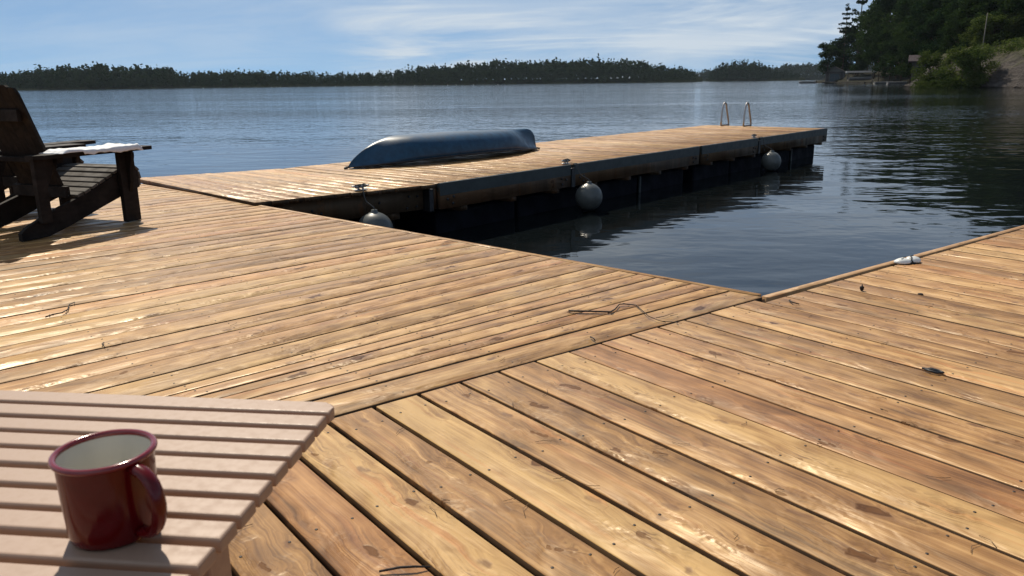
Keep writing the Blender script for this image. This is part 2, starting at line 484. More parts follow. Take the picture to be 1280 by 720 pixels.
def watermat():
    t = NT('lake_water')
    p = t.n('ShaderNodeNewGeometry').outputs['Position']
    # ripples are longer along their crests; crests lie across the view
    a = t.noise(t.vmath('MULTIPLY', p, (0.62, 1.0, 1.0)), 1.05, 2, 0.5, 0.3)
    b = t.noise(t.vmath('MULTIPLY', p, (0.75, 1.25, 1.0)), 2.8, 2, 0.5, 0.4)
    c = t.noise(t.vmath('MULTIPLY', p, (0.35, 0.9, 1.0)), 0.22, 2, 0.5)
    gust = t.rng(t.noise(t.vmath('MULTIPLY', p, (0.25, 1.0, 1.0)), 0.045, 3, 0.55), 0.36, 0.66, 0.35, 1.5)
    d = t.noise(t.vmath('MULTIPLY', p, (1.0, 1.2, 1.0)), 6.0, 1, 0.5)
    # calm behind the docks, rippled on the open lake
    open_ = t.n('ShaderNodeVectorMath', operation='LENGTH'); t.l(p, open_.inputs[0])
    opn = t.rng(open_.outputs['Value'], 9.0, 50.0, 0.55, 2.2)
    fine = t.math('MULTIPLY', t.math('ADD', t.math('MULTIPLY', b, 0.013), t.math('MULTIPLY', d, 0.0042)), opn)
    h = t.math('ADD', t.math('MULTIPLY', a, 0.036), fine)
    h = t.math('MULTIPLY', h, gust)
    h = t.math('ADD', h, t.math('MULTIPLY', c, 0.06))
    nrm = t.bump(h, 1.0, 1.0)
    return t.fin((0.005, 0.007, 0.008), 0.04, nrm, IOR=1.333)
M['water'] = watermat()

WATER_Z = -0.48
# ------------------------------------------------------------------ water and lake bed
S = 4000
wm = np_mesh('water', [(-S, -S, WATER_Z), (S, -S, WATER_Z), (S, S, WATER_Z), (-S, S, WATER_Z)], [(0, 1, 2, 3)])
tag(link('water', wm, M['water']), kind='structure')

# ------------------------------------------------------------------ planks
def az(d): return Vector((math.sin(R(d)), math.cos(R(d)), 0))
def board(name, parent, a, b, c, d, mat, z=0.0, th=0.036, bev=0.0018, org=Vector((0, 0, 0))):
    """board with plan corners a,b (start) and c,d (end); local x runs along it"""
    a, b, c, d = (Vector((q.x, q.y, 0)) for q in (a, b, c, d))
    s, e = (a + b) / 2, (c + d) / 2
    x = (e - s).normalized()
    y = Vector((-x.y, x.x, 0))
    loc = [Vector(((q - s).dot(x), (q - s).dot(y))) for q in (a, b, c, d)]
    if (loc[1] - loc[0]).cross(loc[2] - loc[0]) < 0:
        loc = [loc[1], loc[0], loc[3], loc[2]]
    cen = sum(loc, Vector((0, 0))) / 4
    ins = [q + Vector((bev if q.x < cen.x else -bev, bev if q.y < cen.y else -bev)) for q in loc]
    V = [(*q, -th) for q in loc] + [(*q, -bev) for q in loc] + [(*q, 0) for q in ins]
    Fc = [(3, 2, 1, 0), (8, 9, 10, 11)]
    for k in range(4):
        k2 = (k + 1) % 4
        Fc += [(k, k2, 4 + k2, 4 + k), (4 + k, 4 + k2, 8 + k2, 8 + k)]
    me = np_mesh(name, V, Fc)
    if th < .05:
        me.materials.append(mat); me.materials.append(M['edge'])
        me.polygons.foreach_set('material_index', [1, 0] + [1, 0] * 4)  # sides, ends and underside take the painted gap-shade slot
    return link(name, me, mat, parent, (s.x - org.x, s.y - org.y, z - org.z), (random.uniform(-.004, .004), 0, math.atan2(x.y, x.x)))
def isect(p, d, q, e):
    """2-D lines p+d*t and q+e*u"""
    den = d.x * e.y - d.y * e.x
    t = ((q.x - p.x) * e.y - (q.y - p.y) * e.x) / den
    return p + d * t
SCREWV, SCREWF = [], []
def screws(lst, r=0.0042):
    V, Q = [], []
    for p, z in lst:
        i = len(V)
        n = 6
        for k in range(n):
            V.append((p.x + r * math.cos(k * 2 * math.pi / n), p.y + r * math.sin(k * 2 * math.pi / n), z - 0.002))
        for k in range(n):
            V.append((p.x + r * .8 * math.cos(k * 2 * math.pi / n), p.y + r * .8 * math.sin(k * 2 * math.pi / n), z + 0.0009))
        V.append((p.x, p.y, z + 0.0004))
        for k in range(n):
            k2 = (k + 1) % n
            Q.append((i + k, i + k2, i + n + k2)); Q.append((i + k, i + n + k2, i + n + k)); Q.append((i + n + k, i + n + k2, i + 2 * n))
    return V, Q
def screw_part(name, parent, lst, org):
    V, Q = screws(lst)
    V = [(a - org.x, b - org.y, c - org.z) for a, b, c in V]
    return tag(link(name, np_mesh(name, V, Q), M['screw'], parent), kind='stuff')

# --- right deck: boards start at the seam and run towards the near right
SEAM_P, SEAM_D = gp(469.4, 506.6), az(52.45)
BD = az(142.2)
corner = gp(951.9, 367.4)
ORG_R = SEAM_P + SEAM_D * 1.0 + BD * 2
right_deck = empty('deck', (ORG_R.x, ORG_R.y, -0.036))
tag(right_deck, 'sunlit brown board deck in the foreground, its boards running to the near right', 'deck')
ORG_R = Vector((ORG_R.x, ORG_R.y, -0.036))
PITCH_R = 0.1465
s0 = -0.075                               # first joint left of SEAM_P (photo: 415,521)
corner_s = (corner - SEAM_P).dot(SEAM_D)
scr = []
RIM_W = 0.036
for i in range(-16, 52):
    gap = random.choice((0.013, 0.015, 0.016)) if i < 1 else random.choice((0.0085, 0.0105, 0.012, 0.0135, 0.015))
    sA, sB = i * PITCH_R + random.uniform(-.001, .001), (i + 1) * PITCH_R - gap
    st = 0.004 + random.uniform(0, .004) + (RIM_W + 0.006 if sB > corner_s else 0)
    a, b = SEAM_P + SEAM_D * sA + BD * st, SEAM_P + SEAM_D * sB + BD * st
    L = 4.9
    zz_ = random.uniform(-.0016, .0016)
    board('plank', right_deck, a, b, b + BD * L, a + BD * L, M['deck'], z=zz_, org=ORG_R)
    for j in range(12):
        t0 = 0.10 + j * 0.405
        for wv in (0.028, 0.112):
            q = SEAM_P + SEAM_D * (sA + wv + random.uniform(-.008, .008)) + BD * (t0 + random.uniform(-.014, .014))
            scr.append((q, zz_))
screw_part('screw_heads', right_deck, scr, ORG_R)
# rim board along the water, right of the inner corner
ra = corner + SEAM_D * 0.004
rb = SEAM_P + SEAM_D * (52 * PITCH_R)
board('rim_board', right_deck, ra, ra + BD * RIM_W, rb + BD * RIM_W, rb, M['rim'], z=-0.009, th=0.24, bev=0.0015, org=ORG_R)
# joists under both decks (dark lines between boards rest on them)
def beam(name, parent, p, q, w, ztop, zbot, mat, org):
    d = (q - p).normalized(); n = Vector((-d.y, d.x, 0)) * (w / 2)
    return board(name, parent, p - n, p + n, q + n, q - n, mat, z=ztop, th=ztop - zbot, org=org)
for j in range(12):
    t0 = 0.10 + j * 0.405
    p = SEAM_P + BD * t0 + SEAM_D * (-16 * PITCH_R + .02)
    q = SEAM_P + BD * t0 + SEAM_D * (52 * PITCH_R - .05)
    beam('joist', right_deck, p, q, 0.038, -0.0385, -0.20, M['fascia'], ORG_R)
for t0 in (0.35, 4.2):
    for s in (-1.6, 0.6, 2.9, 5.2, 7.2):
        q = SEAM_P + BD * t0 + SEAM_D * s
        box('pile', M['fascia'], right_deck, (0.14, 0.14, 1.4), (q.x - ORG_R.x, q.y - ORG_R.y, -0.205 - 0.7 - ORG_R.z), 0.006, (0, 0, R(38)))

# --- left deck: boards run away to the right, the last ones fan out to meet the seam
edge_a, edge_b = gp(330, 257), gp(951.9, 367.4)
edge_d = (edge_a - edge_b).normalized()          # along the water edge, away from the corner
ORG_L = Vector((-2.0, 3.4, -0.036))
left_deck = empty('deck', ORG_L)
tag(left_deck, 'sunlit brown board deck at left that carries the dark wooden chairs', 'deck')
LD = az(46.4)
first = gp(400, 436.5)
LN = az(46.4 - 90)                               # away from the seam
lines = []                                       # (near point, direction)
fan = [((400, 498.7), (916.3, 362.8)), ((400, 487.75), (890.9, 358.7)), ((400, 476), (868.2, 354.2)), ((400, 465.6), (843.2, 350.6)), ((400, 456.5), (820.9, 347.1)), ((400, 446.25), (797.5, 343))]
lines.append((SEAM_P + BD * -0.001, SEAM_D))
for p0, p1 in fan:
    A_, B_ = gp(*p0), gp(*p1)
    lines.append((A_, (B_ - A_).normalized()))
nfan = len(lines)
NREG = 58
for k in range(NREG):
    lines.append((first + LN * (0.1385 * k), LD))
scr = []
cut_far = (edge_b, edge_d)
for i in range(len(lines) - 1):
    (p, d), (q, e) = lines[i], lines[i + 1]
    gap = random.choice((0.006, 0.008, 0.0095, 0.0115))
    n = Vector((-d.y, d.x, 0)); 
    p = p + n * gap
    if i < nfan - 1 or i == nfan - 1:
        back = 1.9 if i < nfan else 6.0
        cut_p = gp(400, 470) - az(48) * back
    else:
        cut_p = gp(400, 470) - az(48) * 6.0
    cd = az(137)
    inset = 0.040                                 # rim board lies outside the board ends
    base = edge_b - Vector((-edge_d.y, edge_d.x, 0)) * 0
    nin = -az(46.4)
    c1_, c2_ = isect(p, d, edge_b + nin * inset, edge_d), isect(q, e, edge_b + nin * inset, edge_d)
    n1_, n2_ = isect(p, d, cut_p, cd), isect(q, e, cut_p, cd)
    zz_ = random.uniform(-.0016, .0016)
    board('plank', left_deck, n1_, n2_, c2_, c1_, M['deck'], z=zz_, org=ORG_L)
    L = (c1_ - n1_).length
    Lv = (n1_ - c1_).normalized(); L2 = (n2_ - c2_).normalized()
    for j in range(int(L / 0.405)):
        t0 = 0.07 + j * 0.405
        u, w = c1_ + Lv * t0, c2_ + L2 * t0
        for f in (0.22, 0.78):
            scr.append((u.lerp(w, f) + Lv * random.uniform(-.02, .02), zz_))
screw_part('screw_heads', left_deck, scr, ORG_L)
ea, eb = edge_b, edge_b + edge_d * 8.6
nin = -az(46.4)
board('rim_board', left_deck, ea + nin * .001, ea + nin * 0.034, eb + nin * 0.034, eb + nin * .001, M['deck'], z=0.001, th=0.24, bev=0.003, org=ORG_L)
for j in range(14):
    o_ = 0.16 + j * 0.405
    p = edge_b - LD * o_ + edge_d * 0.25
    q = edge_b - LD * o_ + edge_d * 8.3
    beam('joist', left_deck, p, q, 0.038, -0.0385, -0.20, M['fascia'], ORG_L)
for o_ in (0.5, 3.0, 5.0):
    for s in (0.8, 3.2, 5.6, 8.0):
        q = edge_b - LD * o_ + edge_d * s
        box('pile', M['fascia'], left_deck, (0.14, 0.14, 1.4), (q.x - ORG_L.x, q.y - ORG_L.y, -0.205 - 0.7 - ORG_L.z), 0.006, (0, 0, R(44)))

# ------------------------------------------------------------------ floating dock
DA, DN = az(40.2), az(130.2)              # along the dock, across it to the near side
DO = DA * 5.0 + DN * (-7.45)              # back corner of the joint with the ramp
WID = 2.36
def dpt(s, w): return DA * (s - 5.0) + DN * w + DO
DZ = 0.012
def dock_section(label, s0, s1, brk, first_sec):
    org = dpt((s0 + s1) / 2, WID / 2); org.z = WATER_Z
    t = empty('dock', org)
    tag(t, label, 'dock')
    n = int(round((s1 - s0) / 0.146))
    pt = (s1 - s0) / n
    scr = []
    for i in range(n):
        a, b = s0 + i * pt + 0.003, s0 + (i + 1) * pt - random.choice((.002, .004, .005))
        o1, o2 = random.uniform(-.006, .004), random.uniform(-.006, .004)
        zz_ = DZ + random.uniform(-.0025, .0025)
        board('plank', t, dpt(a, o1), dpt(b, o1), dpt(b, WID - .05 + o2), dpt(a, WID - .05 + o2), M['deck'], z=zz_, org=org)
        for w in (0.06, 0.6, 1.18, 1.76, 2.25):
            for f in (0.25, 0.75):
                scr.append((dpt(a + (b - a) * f, w + random.uniform(-.015, .015)), zz_))
    screw_part('screw_heads', t, scr, org)
    # timber side beams with bolts
    for w, nm in ((WID - .032, 'near'), (0.03, 'far')):
        segs = [(s0 + .02, brk - .035), (brk + .035, s1 - .02)]
        for (u, v) in segs:
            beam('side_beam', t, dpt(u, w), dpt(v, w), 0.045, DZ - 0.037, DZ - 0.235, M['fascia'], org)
            if nm == 'near':
                # vinyl bumper strip with a rolled top edge
                bm = bmesh.new()
                prof = [(0, -0.112), (0.016, -0.112), (0.020, -0.098), (0.020, -0.086), (0.036, -0.080), (0.045, -0.06), (0.046, -0.022), (0.036, -0.004), (0.018, 0.004), (0.0, 0.0)]
                P0, P1 = dpt(u, WID - .008), dpt(v, WID - .008)
                ln = (P1 - P0).length
                add_prism(bm, prof, 0, 0, ln)
                me = bm_mesh(bm, 'bumper_strip')
                o = link('bumper_strip', me, M['vinyl'], t, P0 - org + Vector((0, 0, DZ)))
                # local x along dock, local y outward
                o.rotation_euler = Matrix(((DA.x, DN.x, 0), (DA.y, DN.y, 0), (0, 0, 1))).to_euler()
                o.scale = (1, 1, 1)
                for e_, sg in ((u, 1), (v, -1)):
                    for (ds, dz) in ((.09, -.15), (.17, -.135), (.16, -.195)):
                        q = dpt(e_ + sg * ds, WID - .0095) - org
                        bm = lathe_bm([(0, .012), (.008, .012), (.014, .006), (.014, 0), (0, 0)], 8)
                        link('bolt', bm_mesh(bm, 'bolt', True), M['black'], t, q + Vector((0, 0, DZ + dz)), (R(90), 0, math.atan2(DN.y, DN.x) + R(90)))
        q = dpt(brk, w) - org
        if nm == 'near':
            box('corner_post', M['black'], t, (0.064, 0.07, 0.21), q + Vector((0, 0, DZ - 0.142)), 0.004, (0, 0, math.atan2(DA.y, DA.x)))
    for s_ in (s0 + .01, s1 - .01):
        beam('end_beam', t, dpt(s_, .06), dpt(s_, WID - .06), 0.03, DZ - 0.038, DZ - 0.235, M['fascia'], org)
    # cross bearers whose ends show under the side beam
    k = s0 + .35
    while k < s1:
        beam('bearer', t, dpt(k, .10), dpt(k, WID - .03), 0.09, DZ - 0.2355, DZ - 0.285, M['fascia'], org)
        k += 0.72
    # plastic floats
    m = 4
    for j in range(m):
        u = s0 + .12 + j * (s1 - s0 - .2) / m
        v = u + (s1 - s0 - .2) / m - .05
        c = dpt((u + v) / 2, WID / 2 - .02) - org
        bm = box_bm(v - u, WID - .30, 0.52, 0.03, 3)
        link('float', bm_mesh(bm, 'float'), M['float'], t, (c.x, c.y, DZ - 0.287 - 0.26 - org.z), (0, 0, math.atan2(DA.y, DA.x)))
        if j == 3:
            c = dpt(u - .025, WID - .155) - org
            box('float_strap', M['vinyl'], t, (0.035, 0.02, 0.30), (c.x, c.y, DZ - 0.287 - .15 - org.z), 0.003, (0, 0, math.atan2(DA.y, DA.x)))
    return t
dock_section('floating dock section with the blue canoe on it', 5.03, 10.02, 7.08, True)
dock_section('far floating dock section that ends at the swim ladder', 10.06, 14.95, 11.96, False)

# --- landing between deck and dock
Fa, Fb = gp(338, 257.5), gp(546, 233)
Bb = dpt(4.98, 0.0)
Fb = dpt(4.98, WID)
rd = az(136.0)
Ba = gp(180, 222.5) + az(-43) * 0.35
near_a = gp(318, 257.0)
ORG_G = Vector(((Fa.x + Bb.x) / 2, (Fa.y + Bb.y) / 2, WATER_Z))
ramp = empty('dock', ORG_G)
tag(ramp, 'short board landing that joins the deck to the floating dock', 'dock')
front0, front1 = near_a, Fb
# far edge runs parallel to the front edge, back edge of the ramp
fe = (Fb - near_a)
far1 = Bb
far0 = near_a + az(-44) * 2.45
NB = 12
scr = []
RZ = 0.022
for i in range(NB):
    f0, f1 = i / NB, (i + 1) / NB - 0.004 / 1.9
    z_ = RZ + (DZ - RZ) * f0 + random.uniform(-.0015, .0015)
    a, b = far0.lerp(far1, f0), far0.lerp(far1, f1)
    c, d = front0.lerp(front1, f1), front0.lerp(front1, f0)
    o1 = (c - b).normalized() * random.uniform(-.008, .012)
    board('plank', ramp, a, b, c + o1, d + o1, M['deck'], z=z_, org=ORG_G)
    for w in (0.03, 0.28, 0.52, 0.76, 0.965):
        for f in (0.25, 0.75):
            scr.append((a.lerp(d, w).lerp(b.lerp(c, w), f), z_))
screw_part('screw_heads', ramp, scr, ORG_G)
acr = (front0 - far0).normalized()
for w in (0.02, 0.5, 0.955):
    p, q = far0.lerp(front0, w), far1.lerp(front1, w)
    q = q - (q - p).normalized() * 0.06
    p = p + (q - p).normalized() * 0.05
    beam('side_beam', ramp, p, q, 0.045, DZ - 0.042, DZ - 0.225, M['fascia'], ORG_G)
    if w > 0.9:
        al = (q - p).normalized(); nn = Vector((al.y, -al.x, 0))
        for tt, dz in ((-.06, -.10), (-.07, -.19), (-.15, -.095), (-.17, -.195), (-.45, -.12), (-1.0, -.15), (-1.08, -.12)):
            c = q + al * tt + nn * 0.0225 - ORG_G
            bm = lathe_bm([(0, .010), (.007, .010), (.012, .005), (.012, 0), (0, 0)], 8)
            link('bolt', bm_mesh(bm, 'bolt', True), M['black'], ramp, (c.x, c.y, DZ + dz - ORG_G.z), (R(90), 0, math.atan2(nn.y, nn.x) + R(90)))
for f in (0.35, 0.8):
    a, d = far0.lerp(far1, f), front0.lerp(front1, f)
    beam('bearer', ramp, a.lerp(d, .06), a.lerp(d, .95), 0.10, DZ - .2255, DZ - .29, M['fascia'], ORG_G)
for f in (0.25, 0.72):
    c = far0.lerp(far1, f).lerp(front0.lerp(front1, f), 0.47) - ORG_G
    link('float', bm_mesh(box_bm(0.8, 1.9, 0.5, 0.03, 3), 'float'), M['float'], ramp, (c.x, c.y, DZ - .292 - .25 - ORG_G.z), (0, 0, math.atan2(fe.y, fe.x)))
c = Fb + DA * -0.012 + DN * -.08 - ORG_G
box('corner_post', M['black'], ramp, (0.05, 0.09, 0.20), (c.x, c.y, DZ - .145 - ORG_G.z), 0.004, (0, 0, math.atan2(DA.y, DA.x)))

# ------------------------------------------------------------------ cleats, fenders
def cleat(pos, ang, label):
    t = empty('mooring_cleat', pos, ang)
    tag(t, label, 'cleat', 'galvanised cleats along the floating dock')
    box('base_plate', M['galv'], t, (0.11, 0.045, 0.008), (0, 0, 0.004), 0.002)
    for s in (-1, 1):
        tube('post', M['galv'], t, [(s * .022, 0, .006), (s * .02, 0, .028)], .009, 8)
    tube('horn', M['galv'], t, [(-.085, 0, .040), (-.07, 0, .036), (-.03, 0, .033), (.03, 0, .033), (.07, 0, .036), (.085, 0, .040)], [.004, .008, .010, .010, .008, .004], 8)
    bm = bmesh.new()
    for k in range(2):
        pts = []
        for i in range(25):
            a = i / 24 * 2 * math.pi
            pts.append((.052 * math.sin(a) * (1 if k == 0 else -1), .022 * math.sin(2 * a), .030 + .012 * k + .006 * math.cos(3 * a)))
        tube_bm(bm, pts, .0055, 6)
    o = link('rope_turns', bm_mesh(bm, 'rope_turns'), M['rope'], None, pos, (0, 0, ang))
    tag(o, label.replace('galvanised dock cleat', 'grey rope wound round the cleat'), 'rope', 'ropes on the dock cleats')
    return t
def fender(cx_, r, label, edge_pt, cz, top_z, out):
    base = Vector((edge_pt.x + out.x * (r + 0.012), edge_pt.y + out.y * (r + 0.012), cz))
    t = empty('ball_fender', (base.x, base.y, cz - r))
    tag(t, label, 'fender', 'ball fenders hanging along the dock')
    prof = [(0, -r), (.3 * r, -.955 * r)] + [(r * math.sin(a), -r * math.cos(a)) for a in [R(x) for x in range(25, 160, 9)]] + [(.30 * r, .955 * r), (.17 * r, 1.02 * r), (.17 * r, 1.13 * r), (0, 1.15 * r)]
    link('ball', bm_mesh(lathe_bm(prof, 40), 'ball', True), M['fender'], t, (0, 0, r))
    e = edge_pt - base
    pts = [(0, 0, 2.1 * r), (0, 0, 2.25 * r)]
    tz = top_z - (cz - r)
    pts += [(e.x * .70, e.y * .70, 2.25 * r + (tz - 2.25 * r) * .3), (e.x * .88, e.y * .88, 2.25 * r + (tz - 2.25 * r) * .6), (e.x * .92, e.y * .92, tz - .012), (e.x * 1.0, e.y * 1.0, tz + .010), (e.x * 1.5, e.y * 1.5, tz + .010)]
    tube('lanyard', M['rope'], t, pts, .005, 6)
    return t
acl = math.atan2(DA.y, DA.x)
for s, lab in ((7.08, 'galvanised dock cleat above the middle ball fender'), (11.96, 'galvanised dock cleat above the farthest ball fender')):
    q = dpt(s, WID - .10); q.z = DZ + .003
    cleat(q, acl, lab)
fl = (front1 - front0).normalized(); fn = Vector((fl.y, -fl.x, 0))
# landing cleat and fender: photo column 472
qf = front0.lerp(front1, 0.575)
q = qf - fn * 0.07; q.z = RZ - .002
cleat(q, math.atan2(fl.y, fl.x), 'galvanised dock cleat on the landing beside the deck')
fender(0, .150, 'pale grey ball fender half hidden behind the deck edge', qf - fl * .02, -.285, RZ - .002, fn)
fender(0, .148, 'grey ball fender hanging at the middle of the dock', dpt(7.10, WID + .03), -.325, DZ + .003, DN)
fender(0, .148, 'grey ball fender hanging near the far end of the dock', dpt(11.98, WID + .03), -.335, DZ + .003, DN)

# ------------------------------------------------------------------ swim ladder
lo = dpt(14.93, 0.40); lo.z = DZ
lad = empty('swim_ladder', lo, 0)
tag(lad, 'metal swim ladder with two looped handrails at the far dock end', 'ladder')
for w in (0.0, 0.46):
    b0 = DN * w
    pts = []
    def lp(s, z): return b0 + DA * s + Vector((0, 0, z))
    seq = [(-.26, .016), (-.255, .10), (-.24, .25), (-.215, .36), (-.18, .42), (-.14, .445), (-.10, .43), (-.065, .38), (-.01, .25), (.05, .12), (.07, .06), (.072, -.2), (.075, -.95)]
    tube('handrail', M['alum'], lad, [lp(*q) for q in seq], .0165, 10)
    tube('foot_bar', M['alum'], lad, [lp(-.26, .016), lp(.07, .018)], .0145, 8)
for z in (-.22, -.48, -.74):
    tube('rung', M['alum'], lad, [DA * .073 + Vector((0, 0, z)), DA * .073 + DN * .46 + Vector((0, 0, z))], .018, 8)

# ------------------------------------------------------------------ canoe, upside down on the dock
ca, cb = gp(436, 211.5, DZ), gp(670, 187, DZ)
cax = (cb - ca).normalized()
CL = (cb - ca).length
cen = (ca + cb) / 2
can = empty('canoe', (cen.x, cen.y, DZ), math.atan2(cax.y, cax.x))
tag(can, 'blue plastic canoe lying upside down on the floating dock', 'canoe')
NS, NR = 61, 29
V, Q = [], []
HK = 0.305
def sm(x): x = max(0, min(1, x)); return x * x * (3 - 2 * x)
for i in range(NS):
    u = -1 + 2 * i / (NS - 1)
    u = math.sin(u * math.pi / 2) * .35 + u * .65
    au = abs(u)
    half = 0.365 * max(0.0, 1 - au ** 2.3) ** 0.85 + 0.007
    gun = 0.075 - 0.06 * au ** 2.0                        # gunwale height above the boards
    # keel: long and flat, then rounding down to the stem (raked bow at left, upright stern)
    if u < 0:
        e0 = (au - 0.58) / 0.42
        keel = HK - (0.0 if e0 < 0 else (HK - gun - .010) * (.72 * min(1, e0) ** 1.6 + .28 * (1 - math.sqrt(max(0.0, 1 - min(1, e0) ** 2)))))
    else:
        e0 = (au - 0.86) / 0.14
        keel = HK - .035 * au - (0.0 if e0 < 0 else (HK - .035 - gun - .010) * (1 - math.sqrt(max(0.0, 1 - min(1, e0) ** 2.6))))
    keel = max(keel, gun + .012)
    k = sm((au - 0.48) / 0.50)
    for j in range(NR):
        v = -1 + 2 * j / (NR - 1)
        av = abs(v)
        a_ = av * math.pi / 2
        # boxy bottom amidships, hollow V at the ends
        yb = math.sin(a_) ** (0.62) ; zb = 1 - math.cos(a_) ** 0.75 if av < 1 else 1.0
        yv = av ** 1.9; zv = av ** 0.75
        y = half * ((1 - k) * yb + k * yv) * (1 if v > 0 else -1)
        z = keel - (keel - gun) * ((1 - k) * zb + k * zv)
        V.append((u * CL / 2, y, z))
for i in range(NS - 1):
    for j in range(NR - 1):
        a = i * NR + j
        Q.append((a, a + 1, a + NR + 1, a + NR))
hull = np_mesh('hull', V, Q, True)
ho = link('hull', hull, M['blue'], can)
mod = ho.modifiers.new('shell', 'SOLIDIFY'); mod.thickness = 0.006; mod.offset = -1
for side in (0, NR - 1):
    pts = [Vector(V[i * NR + side]) + Vector((0, .004 if side else -.004, 0)) for i in range(1, NS - 1)]
    tube('gunwale', M['black'], can, pts, .012, 6)
for u_ in (-.35, .05, .42):
    hw = 0.365 * (1 - abs(u_) ** 2.3) ** .85 - .01
    box('thwart', M['black'], can, (.06, hw * 2, .018), (u_ * CL / 2, 0, .10), .004)
for u_ in (-.22, .30):
    hw = 0.365 * (1 - abs(u_) ** 2.3) ** .85 - .02
    box('seat', M['black'], can, (.26, hw * 2, .03), (u_ * CL / 2, 0, .13), .008)
# carry loops at both ends
for s in (-1, 1):
    tube('carry_handle', M['black'], can, [(s * (CL / 2 - .02), 0, .022), (s * (CL / 2 + .035), .012, .02), (s * (CL / 2 + .06), -.01, .014), (s * (CL / 2 + .03), -.02, .016)], .012, 6)

# ------------------------------------------------------------------ adirondack chairs
def make_chair(loc, rotz, label):
    t = empty('garden_chair', loc, rotz)
    tag(t, label, 'chair', 'dark wooden garden chairs on the deck')
    W = 0.285
    AZ = 0.465
    ARM_T = 0.0
    for s in (-1, 1):
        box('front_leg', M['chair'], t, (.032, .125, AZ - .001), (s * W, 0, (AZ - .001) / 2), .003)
        br = [(0, AZ - .005), (.055, AZ - .005), (.055, AZ - .03), (.030, AZ - .12), (.022, AZ - .20), (0, AZ - .27)]
        prism('arm_bracket', M['chair'], t, [(s * (W + .017) + s * a, z) for a, z in br], 1, -.012, .014, .002)
        rail = [(.115, .215), (.115, .325), (.06, .345), (-.03, .335), (-.15, .285), (-.28, .235), (-.40, .20), (-.52, .165), (-.66, .115), (-.76, .075), (-.80, .045), (-.80, .001), (-.62, .001), (-.45, .045), (-.20, .125), (0.0, .185)]
        prism('side_rail', M['chair'], t, rail, 0, s * (W - .033) - .014, s * (W - .033) + .014, .003)
        # arm: wide in front, tapering to the back
        arm = [(-.08, .150), (.08, .150), (.095, .13), (.095, -.10), (.075, -.35), (.055, -.66), (.03, -.70), (-.035, -.70), (-.045, -.66), (-.07, -.1)]
        am = prism('arm', M['chair'], t, [(s * (W + .015 + a), y) for a, y in arm], 2, 0, .024, .004)
        am.location = (0, 0, AZ + .004); am.rotation_euler = (-ARM_T, 0, 0)
        # rear post with bracket under the arm support bar
        box('rear_post', M['chair'], t, (.035, .07, AZ + .003 - .09), (s * (W + .0025), -.645, (AZ + .003 + .09) / 2), .003)
        prism('post_bracket', M['chair'], t, [(-.609, AZ + .001), (-.54, AZ + .001), (-.54, AZ - .02), (-.57, AZ - .10), (-.609, AZ - .17)], 0, s * W - .014, s * W + .014, .002)
    # seat slats follow the rail, three wrap down the rounded front
    top = [(.118, .245), (.124, .290), (.105, .338), (.055, .352), (-.005, .350), (-.065, .332), (-.125, .306), (-.185, .282), (-.245, .258), (-.305, .234), (-.360, .218)]
    tilt = [90, 78, 40, 4, -8, -19, -22, -22, -22, -20, -17]
    for (y, z), a in zip(top, tilt):
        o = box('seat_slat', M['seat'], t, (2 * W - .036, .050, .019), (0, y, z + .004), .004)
        o.rotation_euler = (R(-a), 0, 0)
    # back boards fan out from the seat and lean back
    nb = 7
    y0, z0, y1 = -.375, .20, -.675
    for k in range(nb):
        f = (k - (nb - 1) / 2) / ((nb - 1) / 2)
        hgt = .915 - .035 * abs(f) ** 1.5
        lean = (y1 - y0) / (0.95 - z0)
        bx0, bx1 = f * .150, f * .180
        wid0, wid1 = .0245, .0295
        bm = bmesh.new()
        cut = .012 if abs(f) > .8 else .004
        pts = [(bx0 - wid0, z0), (bx0 + wid0, z0), (bx1 + wid1, hgt - (cut if f < 0 else cut * 3)), (bx1 + wid1 * .6, hgt), (bx1 - wid1 * .6, hgt), (bx1 - wid1, hgt - (cut if f > 0 else cut * 3))]
        add_prism(bm, pts, 1, -.010, .010)
        for v in bm.verts:
            v.co.y += y0 + (v.co.z - z0) * lean
        es = [e for e in bm.edges if e.calc_face_angle(0) > .6]
        bmesh.ops.bevel(bm, geom=es, offset=.003, segments=1, affect='EDGES')
        link('back_board', bm_mesh(bm, 'back_board'), M['chair'], t)
    lean = (y1 - y0) / (0.95 - z0)
    for z, hw, nm in ((.245, .235, 'lower_back_bar'), (AZ - .013, .335, 'arm_support_bar'), (.72, .16, 'upper_back_bar')):
        yy = y0 + (z - z0) * lean - .028
        if nm == 'arm_support_bar': yy -= .02
        box(nm, M['chair'], t, (2 * hw, .045 if nm == 'arm_support_bar' else .03, .03 if nm == 'arm_support_bar' else .07), (0, yy, z), .003)
    return t
CF = gp(166, 276)
CR = R(-21.5)
rgt = Vector((math.cos(CR), math.sin(CR), 0))
fwd = Vector((-math.sin(CR), math.cos(CR), 0))
c1p = CF - rgt * 0.285
make_chair((c1p.x, c1p.y, 0.0025), CR, 'dark weathered wooden garden chair with a white cloth on its arm')
c2p = c1p - rgt * 0.86 + fwd * 0.30
make_chair((c2p.x, c2p.y, 0.0025), CR + R(4), 'dark wooden garden chair at the photo edge, behind the chair with the cloth')

